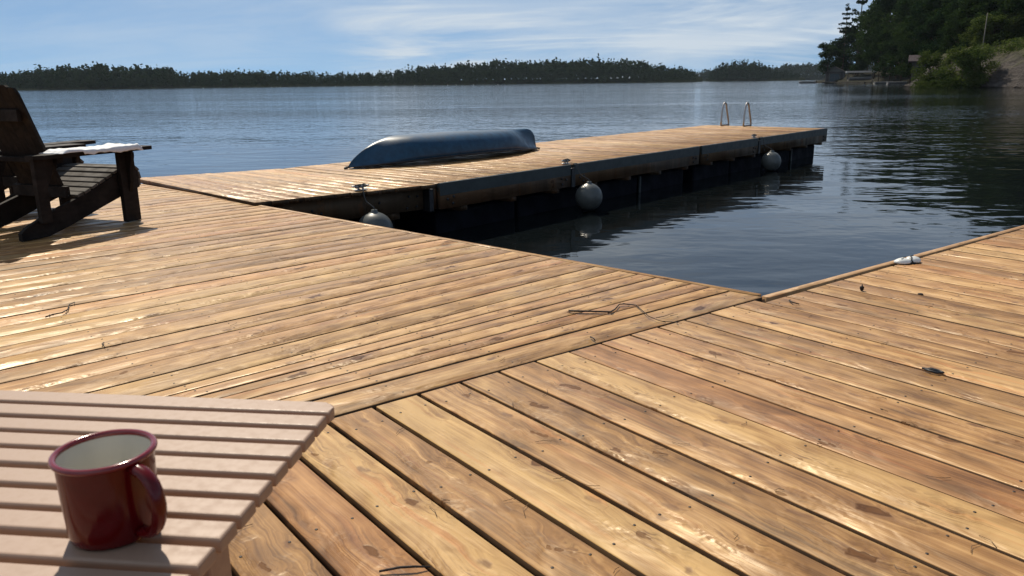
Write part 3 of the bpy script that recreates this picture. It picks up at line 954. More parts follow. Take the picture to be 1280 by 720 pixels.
# white cloth lying on the right arm
NX, NY = 60, 24
V, Q = [], []
for i in range(NX):
    for j in range(NY):
        a, b = i / (NX - 1), j / (NY - 1)
        y = -.56 + .60 * a
        hang = max(0.0, (b - .86) / .14)                 # last strip hangs over the outer edge
        x = -.088 + .195 * min(b, .86) / .86 - (.01 if a < .3 else 0) * b
        n_ = mnoise.noise(Vector((x * 9, y * 7, 1.7))) * .6 + mnoise.noise(Vector((x * 30, y * 24, 4.0))) * .4
        fold = abs(mnoise.noise(Vector((x * 16, y * 5 + 3, 2.0))))
        edge = sm(min(a, 1 - a) * 14) * sm(min(b, .92 - min(b, .92) + .02) * 9)
        cr = sm((a - .62) / .25)
        z = .003 + edge * max(.003, .011 + .014 * n_ + .018 * fold + cr * .014 * n_)
        z -= hang * (.012 + .022 * max(0, n_ + .3)) if a > .25 else 0
        if hang > 0: x += .004 + .004 * n_
        yb = y + .022 * mnoise.noise(Vector((b * 7, 3.3, a * 2)))
        V.append((x, yb, z if hang > 0 else max(z, .0025)))
for i in range(NX - 1):
    for j in range(NY - 1):
        a = i * NY + j
        Q.append((a, a + NY, a + NY + 1, a + 1))
cl_w = c1p + rgt * (0.285 + .015)
co = link('cloth', np_mesh('cloth', V, Q, True), M['cloth'], None, (cl_w.x, cl_w.y, 0.0025 + .465 + .0285))
co.rotation_mode = 'XYZ'
co.matrix_world = Matrix.Translation(co.location) @ Matrix.Rotation(CR, 4, 'Z') @ Matrix.Rotation(0, 4, 'X')
md = co.modifiers.new('thick', 'SOLIDIFY'); md.thickness = .002; md.offset = 1
tag(co, 'crumpled white cloth lying on the arm of the nearer garden chair', 'cloth')

# ------------------------------------------------------------------ side table and mug
TZ = 0.51
tc_ = gp(423, 501, TZ)
tx = az(97.0)                               # along the slats, to the right
ty = az(187.0)                              # towards the viewer
TW, NSL, SP = 0.50, 13, 0.0385
tcen = tc_ - tx * (TW / 2) + ty * (NSL * SP / 2)
TROT = math.atan2(tx.y, tx.x)
tab = empty('side_table', (tcen.x, tcen.y, 0.002), TROT)
tag(tab, 'beige slatted side table holding the red mug', 'table')
def slat_mesh(first, last):
    hw, hy, th = TW / 2, (SP - .0088) / 2, .015
    r = .014
    pts = []
    def arc(cx_, cy_, a0):
        for k in range(6):
            a = R(a0 + 90 * k / 5); pts.append((cx_ + r * math.cos(a), cy_ + r * math.sin(a)))
    if last: arc(-hw + r, -hy + r, 180); arc(hw - r, -hy + r, 270)
    else: pts += [(-hw, -hy), (hw, -hy)]
    if first: arc(hw - r, hy - r, 0); arc(-hw + r, hy - r, 90)
    else: pts += [(hw, hy), (-hw, hy)]
    bm = bmesh.new()
    add_prism(bm, pts, 2, -th, 0)
    es = [e for e in bm.edges if abs(e.verts[0].co.z - e.verts[1].co.z) < 1e-6]
    bmesh.ops.bevel(bm, geom=es, offset=.0032, segments=3, profile=.5, affect='EDGES')
    me = bm_mesh(bm, 'slat')
    me.materials.append(M['slat'])
    return me
sm_mid = slat_mesh(False, False)
for k in range(NSL):
    me = slat_mesh(True, False) if k == 0 else slat_mesh(False, True) if k == NSL - 1 else sm_mid
    y = NSL * SP / 2 - (k + .5) * SP
    link('slat', me, M['slat'], tab, (0, y, TZ - .002 + random.uniform(-.0006, .0006)))
for s in (-1, 1):
    box('apron', M['slat'], tab, (.022, NSL * SP - .07, .05), (s * .155, 0, TZ - .002 - .0205 - .025), .003)
    box('end_rail', M['slat'], tab, (.285, .022, .05), (0, s * .185, TZ - .002 - .0205 - .025), .003)
    for q in (-1, 1):
        box('leg', M['slat'], tab, (.055, .05, TZ - .024), (s * .11, q * .14, (TZ - .024) / 2), .004)
    box('foot_rail', M['slat'], tab, (.022, .225, .04), (s * .11, 0, .14), .003)

mc = gp(145, 662, TZ)
MUGR, MUGH = 0.0385, 0.0765
mug = empty('mug', (mc.x, mc.y, TZ + .0006), R(-30))
tag(mug, 'dark red enamel mug with pale inside standing on the slatted table', 'mug')
r = MUGR
prof = [(0, .002), (r * .84, .002), (r * .87, .0), (r * .91, .002), (r * .935, .008), (r * .965, .03), (r * .985, .06), (r * .99, MUGH - .006)]
link('body', bm_mesh(lathe_bm(prof, 64), 'body', True), M['red'], mug)
rp = [(r * .99 + .0028 * math.cos(R(a)) + .0005, MUGH - .0035 + .0028 * math.sin(R(a))) for a in range(-150, 215, 20)]
link('rim', bm_mesh(lathe_bm(rp, 64), 'rim', True), M['redrim'], mug)
ip = [(r * .975, MUGH - .0035), (r * .965, .06), (r * .945, .03), (r * .91, .008), (r * .85, .0045), (0, .004)]
link('lining', bm_mesh(lathe_bm(ip, 64), 'lining', True), M['enamel'], mug)
hp = []
for k in range(15):
    f = k / 14
    a = R(100 - 200 * f)
    hp.append((r * .965 + .002 + .0265 * max(0, math.cos(a)) ** .8 * (1.0 - .10 * f), 0, MUGH * .50 + .0285 * math.sin(a)))
hp[0] = (r * .965, 0, MUGH * .50 + .030); hp[-1] = (r * .95, 0, MUGH * .50 - .029)
bm = bmesh.new()
tube_bm(bm, hp, .0044, 12)
for v in bm.verts:
    v.co.y *= 1.5
link('handle', bm_mesh(bm, 'handle'), M['red'], mug)

# ------------------------------------------------------------------ small things on the boards
def stick(name, pix, rads, label, cat='twig', group=None, mat='twig', forks=()):
    P = [gp(*q) for q in pix]
    o = P[0].copy()
    bm = bmesh.new()
    pts = [(p - o) + Vector((0, 0, rr + .0025 + (lift if k not in (0, len(P) - 1) else 0))) for k, (p, rr, lift) in enumerate(zip(P, rads, [.004] * len(P)))]
    tube_bm(bm, pts, list(rads), 7)
    for fp, r_ in forks:
        FP = [gp(*q) - o for q in fp]
        tube_bm(bm, [p + Vector((0, 0, r_ + .004)) for p in FP], [r_, r_ * .6] if len(FP) == 2 else [r_] * (len(FP) - 1) + [r_ * .5], 6)
    ob = link(name, bm_mesh(bm, name), M[mat], None, o)
    tag(ob, label, cat, group)
    return ob
stick('twig', [(711, 390.5), (722, 392), (745, 392.3), (763, 393), (769, 389), (774, 383), (780, 382.5), (795, 384), (803, 391), (811, 398), (822, 402.5), (832, 404)],
      [.0042, .0038, .0034, .0034, .0027, .0025, .0024, .0022, .0019, .0017, .0014, .0010], 'long forked dark twig lying across the seam of the two decks',
      forks=[([(712, 393), (735, 393.5), (757, 393.6)], .0013), ([(760, 393), (767, 394.5)], .0018), ([(820, 399), (830, 397), (842, 393)], .0014), ([(838, 396), (847, 394.5)], .001), ([(826, 403), (845, 404.5), (852, 406)], .0014), ([(845, 404), (848, 408)], .001), ([(745, 392), (744, 390)], .001)])
stick('twig', [(57, 398), (66, 396), (78, 393.5), (85, 389.5), (87, 383), (94, 380), (93, 382)], [.003, .0028, .0026, .0024, .002, .002, .0014], 'small bent twig on the left deck below the garden chairs',
      forks=[([(63, 397), (62, 394.5)], .0015), ([(84, 390), (82, 394)], .0015)])
stick('twig', [(474, 717), (500, 714.5), (520, 713.3), (538, 711)], [.0022, .0026, .0024, .0015], 'short dark twig on the boards at the bottom edge')
stick('twig', [(738, 423), (742, 426), (744, 427.5)], [.003, .0026, .0018], 'tiny broken twig end lying on the seam board')
stick('twig', [(986.5, 377.5), (990, 380.5), (999, 381.5)], [.0035, .003, .002], 'tiny curled bark piece on the right deck near the inner corner')
stick('twig', [(130, 430), (128, 433), (132, 436)], [.0025, .002, .001], 'tiny hooked twig on the left deck')
# acorn-like cone
p = gp(1077, 364)
t = empty('acorn', (p.x, p.y, .001))
tag(t, 'small dark acorn lying on the right deck', 'acorn')
link('nut', bm_mesh(lathe_bm([(0, .0), (.006, .003), (.0085, .009), (.0075, .015), (.0, .016)], 12), 'nut', True), M['twig'], t)
link('cap', bm_mesh(lathe_bm([(0.0, .014), (.0095, .0135), (.0085, .019), (.003, .022), (.0015, .030), (0, .031)], 12), 'cap', True), M['screw'], t)
# black plastic clip
p = gp(1167, 466)
t = empty('plastic_clip', (p.x, p.y, .0015), R(-40))
tag(t, 'small black broken plastic clip on the right deck', 'clip')
tube('frame', M['black'], t, [(-.025, 0, .004), (-.012, .014, .006), (.01, .012, .005), (.026, .004, .004), (.012, -.012, .005), (-.010, -.010, .006), (-.025, 0, .004)], .0035, 6)
tube('bar', M['black'], t, [(-.034, .004, .0045), (-.01, .002, .008), (.016, -.002, .0045)], .003, 6)
p = gp(1150.5, 368.5)
o = link('leaf_scrap', bm_mesh(lathe_bm([(0, 0), (.012, .001), (.009, .005), (0, .006)], 7), 'leaf_scrap'), M['twig'], None, (p.x, p.y, .001))
tag(o, 'dark leaf scrap on the right deck below the white fitting', 'leaf')
# white fitting at the edge
p = gp(1134, 328.5)
t = empty('dock_fitting', (p.x, p.y, .0015), R(24))
tag(t, 'small white plastic fitting with dark slots at the deck edge', 'fitting')
def blob(name, mat, c, s, parent, flat=.0, seed=0):
    bm = bmesh.new()
    bmesh.ops.create_icosphere(bm, subdivisions=3, radius=1.0)
    for v in bm.verts:
        n_ = 1 + .10 * mnoise.noise(v.co * 1.8 + Vector((seed, 0, 0)))
        z = v.co.z * n_
        if z < 0: z *= flat
        v.co = Vector((v.co.x * n_ * s[0], v.co.y * n_ * s[1], z * s[2]))
    return link(name, bm_mesh(bm, name, True), mat, parent, c)
blob('shell', M['white'], (-.028, .002, .004), (.048, .034, .021), t, .2, 1)
blob('shell', M['white'], (.036, .0, .004), (.042, .033, .024), t, .2, 5)
blob('base_pad', M['black'], (.012, -.002, .0015), (.068, .034, .006), t, .2, 3)
for c, a, l in (((-.040, -.004, .0235), 12, .018), ((-.012, .010, .026), -8, .020), ((.040, .010, .0285), 5, .022)):
    box('slot', M['black'], t, (l, .006, .004), c, .0015, (0, 0, R(a)))
tube('groove', M['black'], t, [(.000, -.034, .006), (-.002, -.026, .016), (.006, -.014, .024), (.020, -.006, .0265), (.024, .006, .027)], .003, 6)

# pine needles and fine litter scattered on the boards
bm = bmesh.new()
rs = random.Random(3)
for k in range(45):
    x, y = rs.uniform(260, 1270), rs.uniform(330, 715)
    if y < 360 and x < 960 and x > 300: continue
    p = gp(x, y)
    if (p - corner).dot(BD) < 0.02 and (p - corner).dot(SEAM_D) > 0: continue
    if p.z > .1: continue
    a = rs.uniform(0, math.pi); L = rs.uniform(.02, .055); b = rs.uniform(-.012, .012)
    d_ = Vector((math.cos(a), math.sin(a), 0)); n_ = Vector((-d_.y, d_.x, 0))
    tube_bm(bm, [p + d_ * (-L / 2) + Vector((0, 0, .003)), p + n_ * b + Vector((0, 0, .0045)), p + d_ * (L / 2) + Vector((0, 0, .003))], .0007, 4)
o = link('pine_needles', bm_mesh(bm, 'pine_needles'), M['needle'])
tag(o, 'thin dry pine needles scattered over the deck boards', 'needles', kind='stuff')

# ------------------------------------------------------------------ foliage generators
RG = np.random.default_rng(11)
def leaf_quads(cen, size, flat=0.0, rg=RG):
    """random oriented quads round centres; flat>0 lays them more level"""
    n = len(cen)
    a = rg.normal(size=(n, 3)); a[:, 2] *= (1 - flat)
    a /= np.linalg.norm(a, axis=1)[:, None] + 1e-9
    b = rg.normal(size=(n, 3)); b[:, 2] *= (1 - flat)
    b -= (b * a).sum(1)[:, None] * a
    b /= np.linalg.norm(b, axis=1)[:, None] + 1e-9
    s = (size * rg.uniform(.6, 1.35, n))[:, None] * .5
    w = s * rg.uniform(.45, .8, n)[:, None]
    V = np.stack([cen - a * s, cen - b * w + a * s * .1, cen + a * s, cen + b * w + a * s * .1], 1).reshape(-1, 3)
    Q = np.arange(n * 4).reshape(n, 4)
    return V, Q
def trunk_mesh(name, H, r0, limbs, n=8):
    bm = bmesh.new()
    tube_bm(bm, [(0, 0, -.6), (0, 0, 0.02 * H), (.02 * H * random.uniform(-.3, .3), .01 * H, H * .4), (.0, .0, H * .75), (0, 0, H * .97)], [r0 * 1.25, r0, r0 * .75, r0 * .4, r0 * .08], n)
    for (a, b, rr) in limbs:
        m_ = [(a[i] + b[i]) / 2 + (.06 * abs(b[2] - a[2]) if i == 2 else 0) for i in range(3)]
        tube_bm(bm, [a, m_, b], [rr, rr * .65, rr * .2], 5)
    return bm_mesh(bm, name)
def broad_tree(H, W_, nleaf, lsize, rg, base=.18):
    nc = 34
    cs, rad, limbs = [], [], []
    for k in range(nc):
        f = rg.uniform(base, .97)
        prof = math.sin(math.pi * min(1, max(.05, (f - base * .6) / (1.06 - base * .6)))) ** .7
        a = rg.uniform(0, 2 * math.pi); q = W_ * .5 * prof * rg.uniform(.25, .92)
        c = np.array([q * math.cos(a), q * math.sin(a), f * H])
        cs.append(c); rad.append(W_ * rg.uniform(.11, .22))
        if k % 2 == 0: limbs.append(((0, 0, max(.1, f - .16) * H), tuple(c), H * .006))
    cs, rad = np.array(cs), np.array(rad)
    pick = rg.choice(nc, nleaf, p=rad ** 2 / (rad ** 2).sum())
    d = rg.normal(size=(nleaf, 3)); d /= np.linalg.norm(d, axis=1)[:, None]
    rr = rad[pick] * rg.uniform(.45, 1.08, nleaf)
    P = cs[pick] + d * rr[:, None] * np.array([1, 1, .75])
    V, Q = leaf_quads(P, np.full(nleaf, lsize), .3, rg)
    return np_mesh('crown', V, Q), trunk_mesh('trunk', H * .9, H * .013, limbs)
def pine_tree(H, W_, nleaf, lsize, rg, base=.22, lay=15):
    P, limbs = [], []
    per = nleaf // (lay * 5)
    for k in range(lay):
        f = min(.985, base + (1 - base) * (k + rg.uniform(-.3, .3)) / lay)
        rmax = W_ * .5 * (1 - max(0.0, (f - base) / (1 - base)) ** 1.35) * rg.uniform(.65, 1.15) + .35
        a0 = rg.uniform(0, 6.28)
        for m_ in range(5):
            a = a0 + m_ * 1.2566 + rg.uniform(-.35, .35)
            L = rmax * rg.uniform(.55, 1.1)
            rise = rg.uniform(.02, .22)
            t_ = np.sqrt(rg.uniform(.05, 1, per))
            side = rg.normal(size=per) * .16 * L * (1.1 - t_ * .6)
            x = t_ * L * math.cos(a) - side * math.sin(a)
            y = t_ * L * math.sin(a) + side * math.cos(a)
            z = f * H + t_ ** 1.5 * L * rise + rg.normal(size=per) * .0055 * H
            P.append(np.stack([x, y, z], 1))
            if m_ % 2 == 0: limbs.append(((0, 0, f * H - .02 * H), (L * .8 * math.cos(a), L * .8 * math.sin(a), f * H + .6 * L * rise), H * .0032))
    P.append(np.stack([rg.normal(size=40) * .012 * H, rg.normal(size=40) * .012 * H, H * rg.uniform(.93, 1.0, 40)], 1))
    P = np.concatenate(P)
    V, Q = leaf_quads(P, np.full(len(P), lsize), .45, rg)
    return np_mesh('crown', V, Q), trunk_mesh('trunk', H * .98, H * .0105, limbs)

# ------------------------------------------------------------------ right shore
shore = [(66, 60), (64, 82), (62.5, 100), (61.5, 115), (61.8, 127), (68, 140), (84, 166), (95, 200), (100, 235), (103.5, 262), (106, 288), (128, 312), (175, 335), (270, 365), (420, 380)]
SH = np.array(shore, float)
def shore_dist(X, Y):
    best = np.full(X.shape, 1e9); sgn = np.ones(X.shape)
    for (x0, y0), (x1, y1) in zip(SH[:-1], SH[1:]):
        dx, dy = x1 - x0, y1 - y0
        t_ = np.clip(((X - x0) * dx + (Y - y0) * dy) / (dx * dx + dy * dy), 0, 1)
        d = np.hypot(X - x0 - t_ * dx, Y - y0 - t_ * dy)
        s_ = np.sign(dy * (X - x0) - dx * (Y - y0))
        upd = d < best
        best = np.where(upd, d, best); sgn = np.where(upd, s_, sgn)
    return best * sgn
def ground_h(X, Y):
    X = np.asarray(X, float); Y = np.asarray(Y, float)
    d = shore_dist(X, Y)
    near = np.clip((150 - Y) / 25, 0, 1)
    h_rock = 5.6 * (1 - np.exp(-np.clip(d, 0, None) / 4.6)) + .05 * np.clip(d, 0, None)
    h_cove = .6 + .16 * np.clip(d, 0, 60)
    h = np.where(d > 0, near * h_rock + (1 - near) * np.minimum(h_cove, h_rock + 3), d * .5)
    return h, d
gx, gy = np.meshgrid(np.linspace(52, 260, 190), np.linspace(40, 420, 260))
H_, D_ = ground_h(gx, gy)
wob = np.array([[mnoise.fractal(Vector((x * .16, y * .16, .3)), 1.0, 2.0, 5) for x in r1] for r1, r2 in zip(gx, gy) for y in [r2[0]]])
H_ = H_ + wob * np.clip(D_ / 3, 0, 1) * 1.5 + wob * .15
Vg = np.stack([gx.ravel(), gy.ravel(), (H_ + WATER_Z).ravel()], 1)
ny_, nx_ = gx.shape
ii = (np.arange(ny_ - 1)[:, None] * nx_ + np.arange(nx_ - 1)[None, :]).ravel()
Qg = np.stack([ii, ii + 1, ii + nx_ + 1, ii + nx_], 1)
keep = (D_.ravel()[Qg].max(1) > -4)
tag(link('rocky_shore', np_mesh('rocky_shore', Vg, Qg[keep], True), M['rock']), kind='structure')
def gz(x, y):
    h, d = ground_h(np.array([x]), np.array([y])); return float(h[0]) + WATER_Z
def at_col(col, dist):
    return bearing(col, dist)

rgs = np.random.default_rng(5)
PINES = [pine_tree(28, 11, 3300, .66, np.random.default_rng(20 + k), base=.20 + .06 * k, lay=12 - k) for k in range(3)]
BROADS = [broad_tree(20, 12, 5600, .72, np.random.default_rng(40 + k)) for k in range(4)]
BUSHES = [broad_tree(5, 5, 5200, .27, np.random.default_rng(60 + k), base=.05) for k in range(3)]
def plant(kind, meshes, leaf, pos, H, W_, H0, W0, label, cat, group):
    crown, trunk = meshes
    t = empty(kind, (pos.x, pos.y, gz(pos.x, pos.y) - .1), random.uniform(0, 6.28))
    tag(t, label, cat, group)
    sc = (W_ / W0, W_ / W0, H / H0)
    a = link('crown', crown, M[leaf], t); a.scale = sc
    b = link('trunk', trunk, M['bark'], t); b.scale = sc
    return t
G_T = 'trees of the wood on the right shore'
# tall landmarks first
plant('pine_tree', PINES[0], 'pine', at_col(1069, 300), 34, 11.5, 28, 11, 'tallest ragged pine standing above the boathouse', 'tree', G_T)
plant('pine_tree', PINES[1], 'pine', at_col(1052, 306), 24, 9.5, 28, 11, 'pine with drooping branches at the left end of the right shore wood', 'tree', G_T)
plant('broadleaf_tree', BROADS[0], 'leaf', at_col(1034, 303), 12.5, 9, 20, 12, 'low leafy tree at the tip of the wooded point, left of the pines', 'tree', G_T)
lab_b = 'dark leafy tree in the dense wood on the right shore'
lab_p = 'dark conifer in the dense wood on the right shore'
specs = [  # photo column, distance, height, kind
    (1046, 316, 15, 'b'), (1060, 320, 17, 'b'), (1083, 305, 22, 'b'), (1092, 262, 23, 'b'), (1099, 292, 28, 'p'), (1104, 250, 24, 'b'), (1113, 262, 27, 'b'), (1120, 240, 25, 'p'), (1127, 250, 26, 'b'),
    (1136, 232, 26, 'b'), (1143, 215, 25, 'p'), (1150, 222, 24, 'b'), (1158, 205, 24, 'b'), (1166, 196, 25, 'p'), (1174, 205, 22, 'b'), (1180, 190, 21.5, 'b'), (1190, 196, 20.5, 'b'), (1198, 184, 20, 'b'),
    (1205, 176, 19.5, 'b'), (1213, 182, 20.5, 'p'), (1221, 168, 18.5, 'b'), (1230, 176, 20, 'b'), (1238, 165, 19.5, 'b'), (1248, 172, 21, 'p'), (1256, 160, 19, 'b'), (1265, 168, 21, 'b'), (1274, 158, 20, 'b'), (1286, 164, 21, 'p'), (1297, 156, 20, 'b'), (1315, 160, 21, 'b'),
    (1072, 278, 13, 'b'), (1098, 240, 13, 'b'), (1112, 228, 14, 'b'), (1126, 216, 14, 'b'), (1138, 200, 15, 'b'), (1152, 190, 14, 'b'), (1165, 178, 13, 'b'), (1178, 170, 12, 'b'), (1192, 160, 12, 'b'), (1208, 154, 11, 'b'), (1224, 150, 10.5, 'b'), (1240, 148, 11, 'b'), (1258, 146, 11, 'b'), (1276, 144, 11, 'b')]
for k, (c, d, h, kd) in enumerate(specs):
    pos = at_col(c, d)
    if kd == 'b': plant('broadleaf_tree', BROADS[k % 4], 'leaf', pos, h, h * rgs.uniform(.5, .66), 20, 12, lab_b, 'tree', G_T)
    else: plant('pine_tree', PINES[k % 3], 'pine', pos, h, h * rgs.uniform(.36, .46), 28, 11, lab_p, 'tree', G_T)
G_B = 'bushes on the rocky bank'
for c, d, h, w, lab in ((1160, 133, 5.4, 4.4, 'pale green bush at the left tip of the rocky bank'), (1202, 122, 6.4, 6.0, 'big round green bush in the middle of the rocky bank'),
                        (1222, 125, 5.2, 4.8, 'green bush on the bank just right of the biggest bush'), (1186, 131, 4.2, 4.0, 'bush between the biggest bush and the pale bush'),
                        (1153, 131, 2.4, 3.4, 'low bush at the water on the left tip of the bank'), (1172, 128, 2.4, 3.0, 'low bush at the foot of the bank left of the biggest bush'),
                        *[(c_, 143 + (c_ % 5), 4.6, 6.0, 'bush in the undergrowth between the trees above the bank') for c_ in range(1226, 1320, 9)]):
    pos = at_col(c, d)
    plant('bush', BUSHES[(c // 7) % 3], 'leaf' if d > 140 else 'bush', pos, h, w, 5, 5, lab, 'bush', G_B)
# low growth along the top of the bank
Vv, Qv, nb_ = [], [], 0
P = []
for k in range(3200):
    pos = at_col(rgs.uniform(1165, 1330), rgs.uniform(108, 140))
    h, d = ground_h(np.array([pos.x]), np.array([pos.y]))
    if d[0] < 4 + 5 * rgs.uniform(): continue
    cl_ = mnoise.noise(Vector((pos.x * .3, pos.y * .3, 0)))
    if cl_ < -.12: continue
    for q in range(5):
        P.append((pos.x + rgs.normal() * .45, pos.y + rgs.normal() * .45, h[0] + WATER_Z + rgs.uniform(-.2, 1.2)))
V, Q = leaf_quads(np.array(P), np.full(len(P), .38), .3, rgs)
tag(link('ground_cover', np_mesh('ground_cover', V, Q), M['bush']), 'low green growth covering the top of the rocky bank', 'plants', kind='stuff')

# loose shore stones along the water line
for k in range(16):
    pos = None
    sy = rgs.uniform(92, 131)
    sx = np.interp(sy, SH[:, 1][1:6], SH[:, 0][1:6]) + rgs.uniform(-.3, .9)
    bm = bmesh.new()
    bmesh.ops.create_icosphere(bm, subdivisions=2, radius=1.0)
    for v in bm.verts:
        v.co *= 1 + .35 * mnoise.noise(v.co * 1.3 + Vector((k * 3.1, 0, 0)))
        v.co = Vector((v.co.x * rgs.uniform(.9, 1.1), v.co.y, v.co.z * .55))
    s_ = rgs.uniform(.3, .9)
    o = link('boulder', bm_mesh(bm, 'boulder'), M['rock'], None, (sx, sy, WATER_Z + .1 * s_), (0, 0, rgs.uniform(0, 6)))
    o.scale = (s_, s_ * 1.3, s_)
    tag(o, 'rounded boulder at the water line of the rocky bank', 'boulder', 'boulders along the rocky bank')

# pale pole on the bank
pp = at_col(1223, 131)
zb = gz(pp.x, pp.y)
t = tube('utility_pole', M['pole'], None, [(0, 0, -.5), (0.06, 0, 3), (.12, 0, 6.8)], [.09, .075, .055], 8, (pp.x, pp.y, zb))
tag(t, 'pale bare pole standing on top of the rocky bank', 'pole')

# boathouse at the point
bh = at_col(1043, 283)
BZ = WATER_Z
bho = empty('boathouse', (bh.x, bh.y, BZ), R(-24))
tag(bho, 'small grey boathouse with gable roof at the water', 'boathouse')
# local: -y faces the viewer
wd, dp, wh, rh = 5.6, 8.0, 3.0, 1.4
for s in (-1, 1):
    box('side_wall', M['shed'], bho, (.18, dp, wh), (s * (wd / 2 - .09), dp / 2, .5 + wh / 2), 0)
    box('gable_wall', M['shed'], bho, (1.15, .18, wh), (s * (wd / 2 - .18 - .575), .09, .5 + wh / 2), 0)
    box('corner_trim', M['shedtrim'], bho, (.22, .12, wh), (s * (wd / 2 - .12), -.065, .5 + wh / 2), 0)
    box('door_trim', M['shedtrim'], bho, (.2, .10, wh - .5), (s * 1.55, -.055, .5 + (wh - .5) / 2), 0)
    rf = prism('roof', M['shingle'], bho, [(0, wh + .5 + rh + .16), (s * (wd / 2 + .45), wh + .5 - .14), (s * (wd / 2 + .45), wh + .5 - .28), (0, wh + .5 + rh)], 1, -.6, dp + .4, 0)
prism('gable', M['shedtrim'], bho, [(-wd / 2 + .1, wh + .5), (wd / 2 - .1, wh + .5), (0, wh + .5 + rh - .05)], 1, -.02, .16, 0)
box('back_wall', M['shed'], bho, (wd - .4, .18, wh), (0, dp - .09, .5 + wh / 2), 0)
for s in (-1, 1):
    d_ = box('door', M['glass'], bho, (1.38, .10, wh - .7), (s * .72, .12, .5 + (wh - .7) / 2), 0)
    box('rail', M['shed'], d_, (1.3, .06, .12), (0, -.085, .0), 0)
box('lintel', M['shed'], bho, (3.2, .18, .68), (0, .09, .5 + wh - .34), 0)
box('platform', M['dockgrey'], bho, (7.4, dp + 2.6, .3), (0, dp / 2 - 1.0, .34), 0)
for sx_ in (-3.3, 3.3):
    for sy_ in (-2.0, 3, 8):
        box('pile', M['dockgrey'], bho, (.25, .25, 1.6), (sx_, sy_, -.62), 0)
# low dock left of it with a pale boat
ld = at_col(1020, 282)
t = empty('dock', (ld.x, ld.y, WATER_Z), R(-22))
tag(t, 'low far dock reaching left from the boathouse', 'dock')
for k in range(7):
    box('deck_panel', M['dockgrey'], t, (1.45, 2.0, .14), (-4.5 + k * 1.5, 0, .42), 0)
for sx_ in (-4.8, 0, 4.6):
    for sy_ in (-.8, .8):
        box('pile', M['dockgrey'], t, (.2, .2, 1.5), (sx_, sy_, -.40), 0)
def boat(name, pos, rot, L, W_, H, label, group, mat='boat', deck=True, lift=0.0):
    t = empty(name, (pos.x, pos.y, pos.z), rot)
    tag(t, label, 'boat', group)
    V, Q = [], []
    n, m_ = 13, 7
    for i in range(n):
        u = i / (n - 1)
        hw = W_ / 2 * (1 - max(0, (u - .45) / .55) ** 2.2) + .02
        kz = lift + (.35 * max(0, (u - .6) / .4) ** 2) * H
        for j in range(m_):
            v = -1 + 2 * j / (m_ - 1)
            V.append((u * L - L / 2, hw * math.sin(v * math.pi / 2), kz + (H * (1 + .18 * u) - kz + lift) * abs(v) ** 2.0))
    for i in range(n - 1):
        for j in range(m_ - 1):
            a = i * m_ + j; Q.append((a, a + 1, a + m_ + 1, a + m_))
    Q.append((0, 1, 2, 3)); Q.append((3, 4, 5, 6))
    o = link('hull', np_mesh('hull', V, Q, False), M[mat], t)
    md_ = o.modifiers.new('shell', 'SOLIDIFY'); md_.thickness = .05
    box('seat', M['dockgrey'], t, (.4, W_ * .8, .06), (-L * .15, 0, lift + H * .62), 0)
    if deck: box('motor', M['black'], t, (.35, .4, .8), (-L / 2 - .2, 0, lift + H * .8), .05)
    return t
boat('motor_boat', at_col(1009, 279) + Vector((0, 0, WATER_Z - .15)), R(170), 5.0, 1.9, .75, 'pale motor boat moored at the far low dock', 'boats at the right shore')
# boat lift with pale canopy right of the boathouse
bl = at_col(1075, 246)
t = empty('boat_lift', (bl.x, bl.y, WATER_Z), R(-14))
tag(t, 'boat lift with a pale flat canopy beside the boathouse', 'boat lift')
prism('canopy', M['boat'], t, [(-1.3, 2.9), (-.9, 3.35), (.9, 3.35), (1.3, 2.9), (1.2, 2.85), (-1.2, 2.85)], 0, -3.7, 3.9, 0)
for sx_ in (-3.1, 3.1):
    for sy_ in (-1.1, 1.1):
        box('post', M['dockgrey'], t, (.12, .12, 4.4), (sx_, sy_, .65), 0)
    box('cross_beam', M['dockgrey'], t, (.12, 2.4, .12), (sx_, 0, .75), 0)
b_ = boat('motor_boat', bl + Vector((0, 0, WATER_Z + .66)), R(-10), 6.0, 2.0, .85, 'pale motor boat raised on the boat lift under the canopy', 'boats at the right shore', lift=0.12)
# shore dock in the cove and beached boats
cd_ = at_col(1098, 222)
t = empty('dock', (cd_.x, cd_.y, WATER_Z), R(-18))
tag(t, 'long low dock along the shaded cove right of the boat lift', 'dock')
for k in range(12):
    box('deck_panel', M['dockgrey'], t, (1.75, 2.2, .14), (-9.9 + k * 1.8, 0, .45), 0)
for sx_ in (-10, -3, 4, 10.4):
    for sy_ in (-.9, .9):
        box('pile', M['dockgrey'], t, (.2, .2, 1.6), (sx_, sy_, -.42), 0)
for c, d, lab in ((1105, 217, 'pale rowing boat moored at the cove dock, left of its neighbour'), (1122, 206, 'pale rowing boat moored nearest the rocky bank')):
    boat('rowing_boat', at_col(c, d) + Vector((0, 0, WATER_Z - .12)), R(-8), 4.2, 1.5, .62, lab, 'boats at the right shore', deck=False)
# cottage in the trees
ch = at_col(1166, 164)
t = empty('cottage', (ch.x, ch.y, gz(ch.x, ch.y) - .2), R(-26))
tag(t, 'dark low roofed cottage half hidden in the trees above the bank', 'cottage')
box('wall', M['shed'], t, (7.0, 6.0, 3.0), (0, 3, 1.4), 0)
prism('roof', M['darkroof'], t, [(-.9, 2.9), (3, 4.0), (6.9, 2.9), (6.9, 3.1), (3, 4.22), (-.9, 3.1)], 0, -4.2, 4.2, 0)
for sx_ in (-2.1, .2, 2.2):
    w_ = box('window', M['shedtrim'], t, (1.3, .08, 1.3), (sx_, -.045, 1.6), 0)
    box('pane', M['glass'], w_, (1.1, .04, 1.1), (0, -.045, 0), 0)

